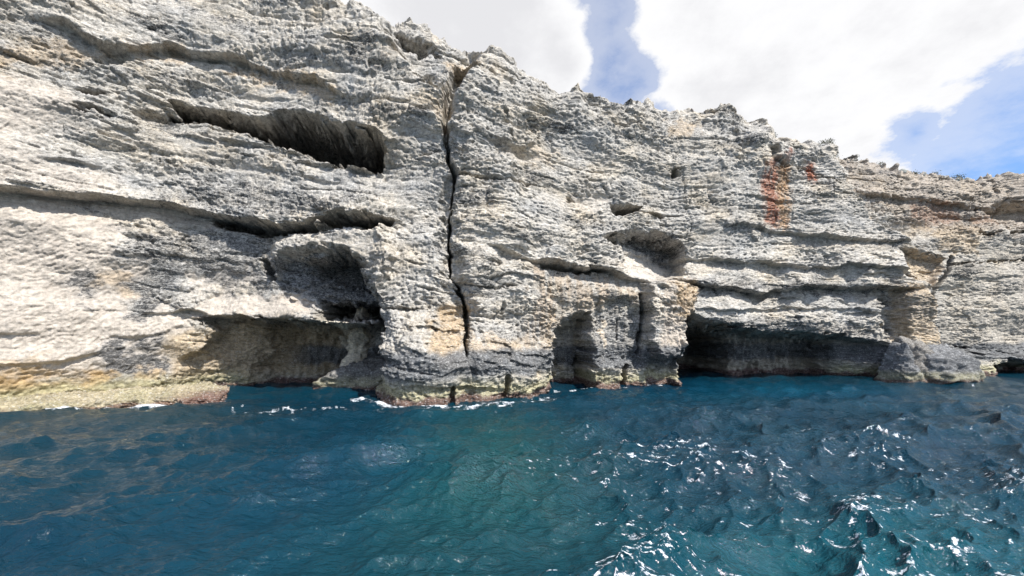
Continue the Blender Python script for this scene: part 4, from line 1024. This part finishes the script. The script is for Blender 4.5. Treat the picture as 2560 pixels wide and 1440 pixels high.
    shore = np.maximum(shore, 0.75 * near_line([(2.2, 18.0), (4.5, 18.7), (6.5, 19.2), (7.6, 19.6)], .55))
    shore = np.maximum(shore, 0.6 * near_line([(20.6, 19.6), (22, 19.4), (23.6, 19.4)], .35))
    shore = np.maximum(shore, 0.6 * near_line([(-9.5, 13.3), (-5.5, 13.0)], .8))
    crest = sst(0.03, 0.14, h) * rightish
    f = np.maximum(shore * 0.95 + 0.75 * nn * sst(.05, .4, shore) - 0.62, 0)
    # foam of the chop and the boat's wake, and glints painted as white flecks: broken thin ridges drawn out along the crests
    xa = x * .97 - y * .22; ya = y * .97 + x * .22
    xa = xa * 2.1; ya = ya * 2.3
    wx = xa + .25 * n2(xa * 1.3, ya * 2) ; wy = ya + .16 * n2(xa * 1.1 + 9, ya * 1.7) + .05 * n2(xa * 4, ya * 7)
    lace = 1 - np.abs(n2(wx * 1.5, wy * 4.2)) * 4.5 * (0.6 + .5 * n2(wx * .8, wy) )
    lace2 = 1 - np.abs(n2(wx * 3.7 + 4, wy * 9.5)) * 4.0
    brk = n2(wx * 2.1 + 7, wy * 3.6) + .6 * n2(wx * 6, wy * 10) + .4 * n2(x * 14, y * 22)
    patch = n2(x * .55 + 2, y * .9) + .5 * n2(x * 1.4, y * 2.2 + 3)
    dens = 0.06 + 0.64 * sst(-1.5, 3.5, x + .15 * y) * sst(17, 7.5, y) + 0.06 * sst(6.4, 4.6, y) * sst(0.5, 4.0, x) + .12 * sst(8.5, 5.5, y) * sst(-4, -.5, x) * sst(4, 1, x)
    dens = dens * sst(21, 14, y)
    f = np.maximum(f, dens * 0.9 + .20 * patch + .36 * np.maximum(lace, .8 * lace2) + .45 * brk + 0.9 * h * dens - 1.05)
    fl2 = dens * 0.85 + .50 * n2(wx * 3.4, wy * 7.5) + .42 * n2(wx * 8 + 3, wy * 17) + .8 * h * dens - 1.0  # fine white flecks standing in for glints on the chop
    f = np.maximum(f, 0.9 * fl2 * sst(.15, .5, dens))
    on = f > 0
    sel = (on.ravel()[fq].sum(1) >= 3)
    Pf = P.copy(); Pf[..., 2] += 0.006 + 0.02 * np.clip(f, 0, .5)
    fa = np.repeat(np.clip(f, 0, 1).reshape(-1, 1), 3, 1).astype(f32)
    v_, f_, a_ = subset(Pf.reshape(-1, 3), fq, np.where(sel)[0], {'foam_glint_amount': fa})
    o = link('sea_foam_glints', mesh_from('sea_foam_glints', v_, f_, foam_glint_material(), a_))
    tag(o, 'thin white foam along the rocks and in the wake, with white flecks standing in for glints', 'foam', kind='stuff')
make_sea()

# ------------------------------------------------------------------ loose stones on the crest
def cliff_top(xq):
    i = int(np.clip(np.searchsorted(CX, xq), 1, NC - 2))
    return V3[i, NRT - NB - 3]
rs = np.random.default_rng(3)
protos = []
for k in range(6):
    p, fq = rock_shape(rand_planes(rs, 9), (1, rs.uniform(.6, 1), rs.uniform(.5, 1.2)), 5.0 * k, 24, 16, 0.22)
    at = stone_colours(p[:, 2] * 0 + 9, p, (0.36 + .05 * rs.uniform(-1, 1), 0.345, 0.32), k, False, .45)
    protos.append(mesh_from('stone', p, fq[:, ::-1], ROCK, at))
xs = np.concatenate((rs.uniform(8, 20, 6), rs.uniform(20, 34, 9)))
for xq in xs:
    c = cliff_top(xq)
    ow = 0 if xq < -2.6 else (1 if xq < 18.7 else 2)
    s = rs.uniform(0.10, 0.22)
    o = link('stone', protos[int(rs.integers(6))], owners[ow])
    base = np.array(owners[ow].location)
    o.location = (c - base + np.array((0, 0.0, -s * 0.45))).tolist()
    o.rotation_euler = (rs.uniform(-.4, .4), rs.uniform(-.4, .4), rs.uniform(0, 6.28))
    o.scale = (s, s, s * rs.uniform(.6, 1.2))

# ------------------------------------------------------------------ scrub on the crest
def leaf_material():
    m = bpy.data.materials.new('scrub_leaf'); m.use_nodes = True
    n = NT(m.node_tree); bs = n.n['Principled BSDF']
    geo = n.new('ShaderNodeNewGeometry')
    a = n.noise(geo.outputs['Position'], 8, 3)
    n.put(bs, 'Base Color', n.mix(n.lin(a, .3, .7), (0.055, 0.07, 0.03, 1), (0.14, 0.13, 0.065, 1)))
    n.put(bs, 'Roughness', 0.8)
    return m
def twig_material():
    m = bpy.data.materials.new('scrub_twig'); m.use_nodes = True
    n = NT(m.node_tree); bs = n.n['Principled BSDF']
    geo = n.new('ShaderNodeNewGeometry')
    a = n.noise(geo.outputs['Position'], 30, 3)
    n.put(bs, 'Base Color', n.mix(a, (0.09, 0.07, 0.05, 1), (0.16, 0.13, 0.10, 1)))
    return m
LEAF, TWIG = leaf_material(), twig_material()
def shrub(loc, rad, hgt, seed, label):
    rs = np.random.default_rng(seed)
    root = empty('shrub', loc); tag(root, label, 'shrub', 'scrub on the cliff crest')
    tv, tf, lv, lf = [], [], [], []
    for k in range(9):
        a = rs.uniform(0, 6.28); e = np.array((math.cos(a) * rad * rs.uniform(.2, .9), math.sin(a) * rad * rs.uniform(.2, .9), hgt * rs.uniform(.5, .95)))
        t = np.array((-math.sin(a), math.cos(a), 0)) * 0.012
        u = np.array((0, 0, 0.012))
        b = len(tv)
        tv += [(-t).tolist(), t.tolist(), u.tolist(), (e - t * .4).tolist(), (e + t * .4).tolist(), (e + u * .4).tolist()]
        tf += [(b, b + 1, b + 4, b + 3), (b + 1, b + 2, b + 5, b + 4), (b + 2, b, b + 3, b + 5)]
        for j in range(34):
            c = e * rs.uniform(.55, 1.05) + rs.normal(0, rad * .22, 3) * np.array((1, 1, .6))
            s = rs.uniform(.02, .045); d1 = rs.normal(size=3); d1 /= np.linalg.norm(d1); d2 = np.cross(d1, rs.normal(size=3)); d2 /= np.linalg.norm(d2)
            b = len(lv)
            lv += [(c - d1 * s).tolist(), (c + d2 * s * .5).tolist(), (c + d1 * s).tolist(), (c - d2 * s * .5).tolist()]
            lf.append((b, b + 1, b + 2, b + 3))
    link('stem', mesh_from('stem', np.array(tv), np.array(tf), TWIG, smooth=False), root)
    link('foliage', mesh_from('foliage', np.array(lv), np.array(lf), LEAF, smooth=False), root)
SH = [(14.6, .30, .30, 'small dark scrub bush on the crest just right of the red-stained block'),
      (17.9, .40, .28, 'scrub bush on the crest where the main wall drops to the headland'),
      (19.6, .45, .26, 'low scrub mound on the headland crest, left end'),
      (21.3, .35, .26, 'scrub tuft on the headland crest below the cloud tip'),
      (23.2, .40, .26, 'scrub tuft on the headland crest left of the rounded pale boulder'),
      (26.0, .38, .24, 'scrub tuft on the headland crest in the dip right of the rounded pale boulder'),
      (27.4, .50, .24, 'wide low scrub mound on the crest near the right edge'),
      (29.2, .55, .24, 'rightmost scrub mound on the crest')]
for k, (xq, rd, hg, lb) in enumerate(SH):
    c = cliff_top(xq)
    shrub((float(c[0]), float(c[1]) + .15, float(c[2]) - 0.03), rd, hg, 40 + k, lb)
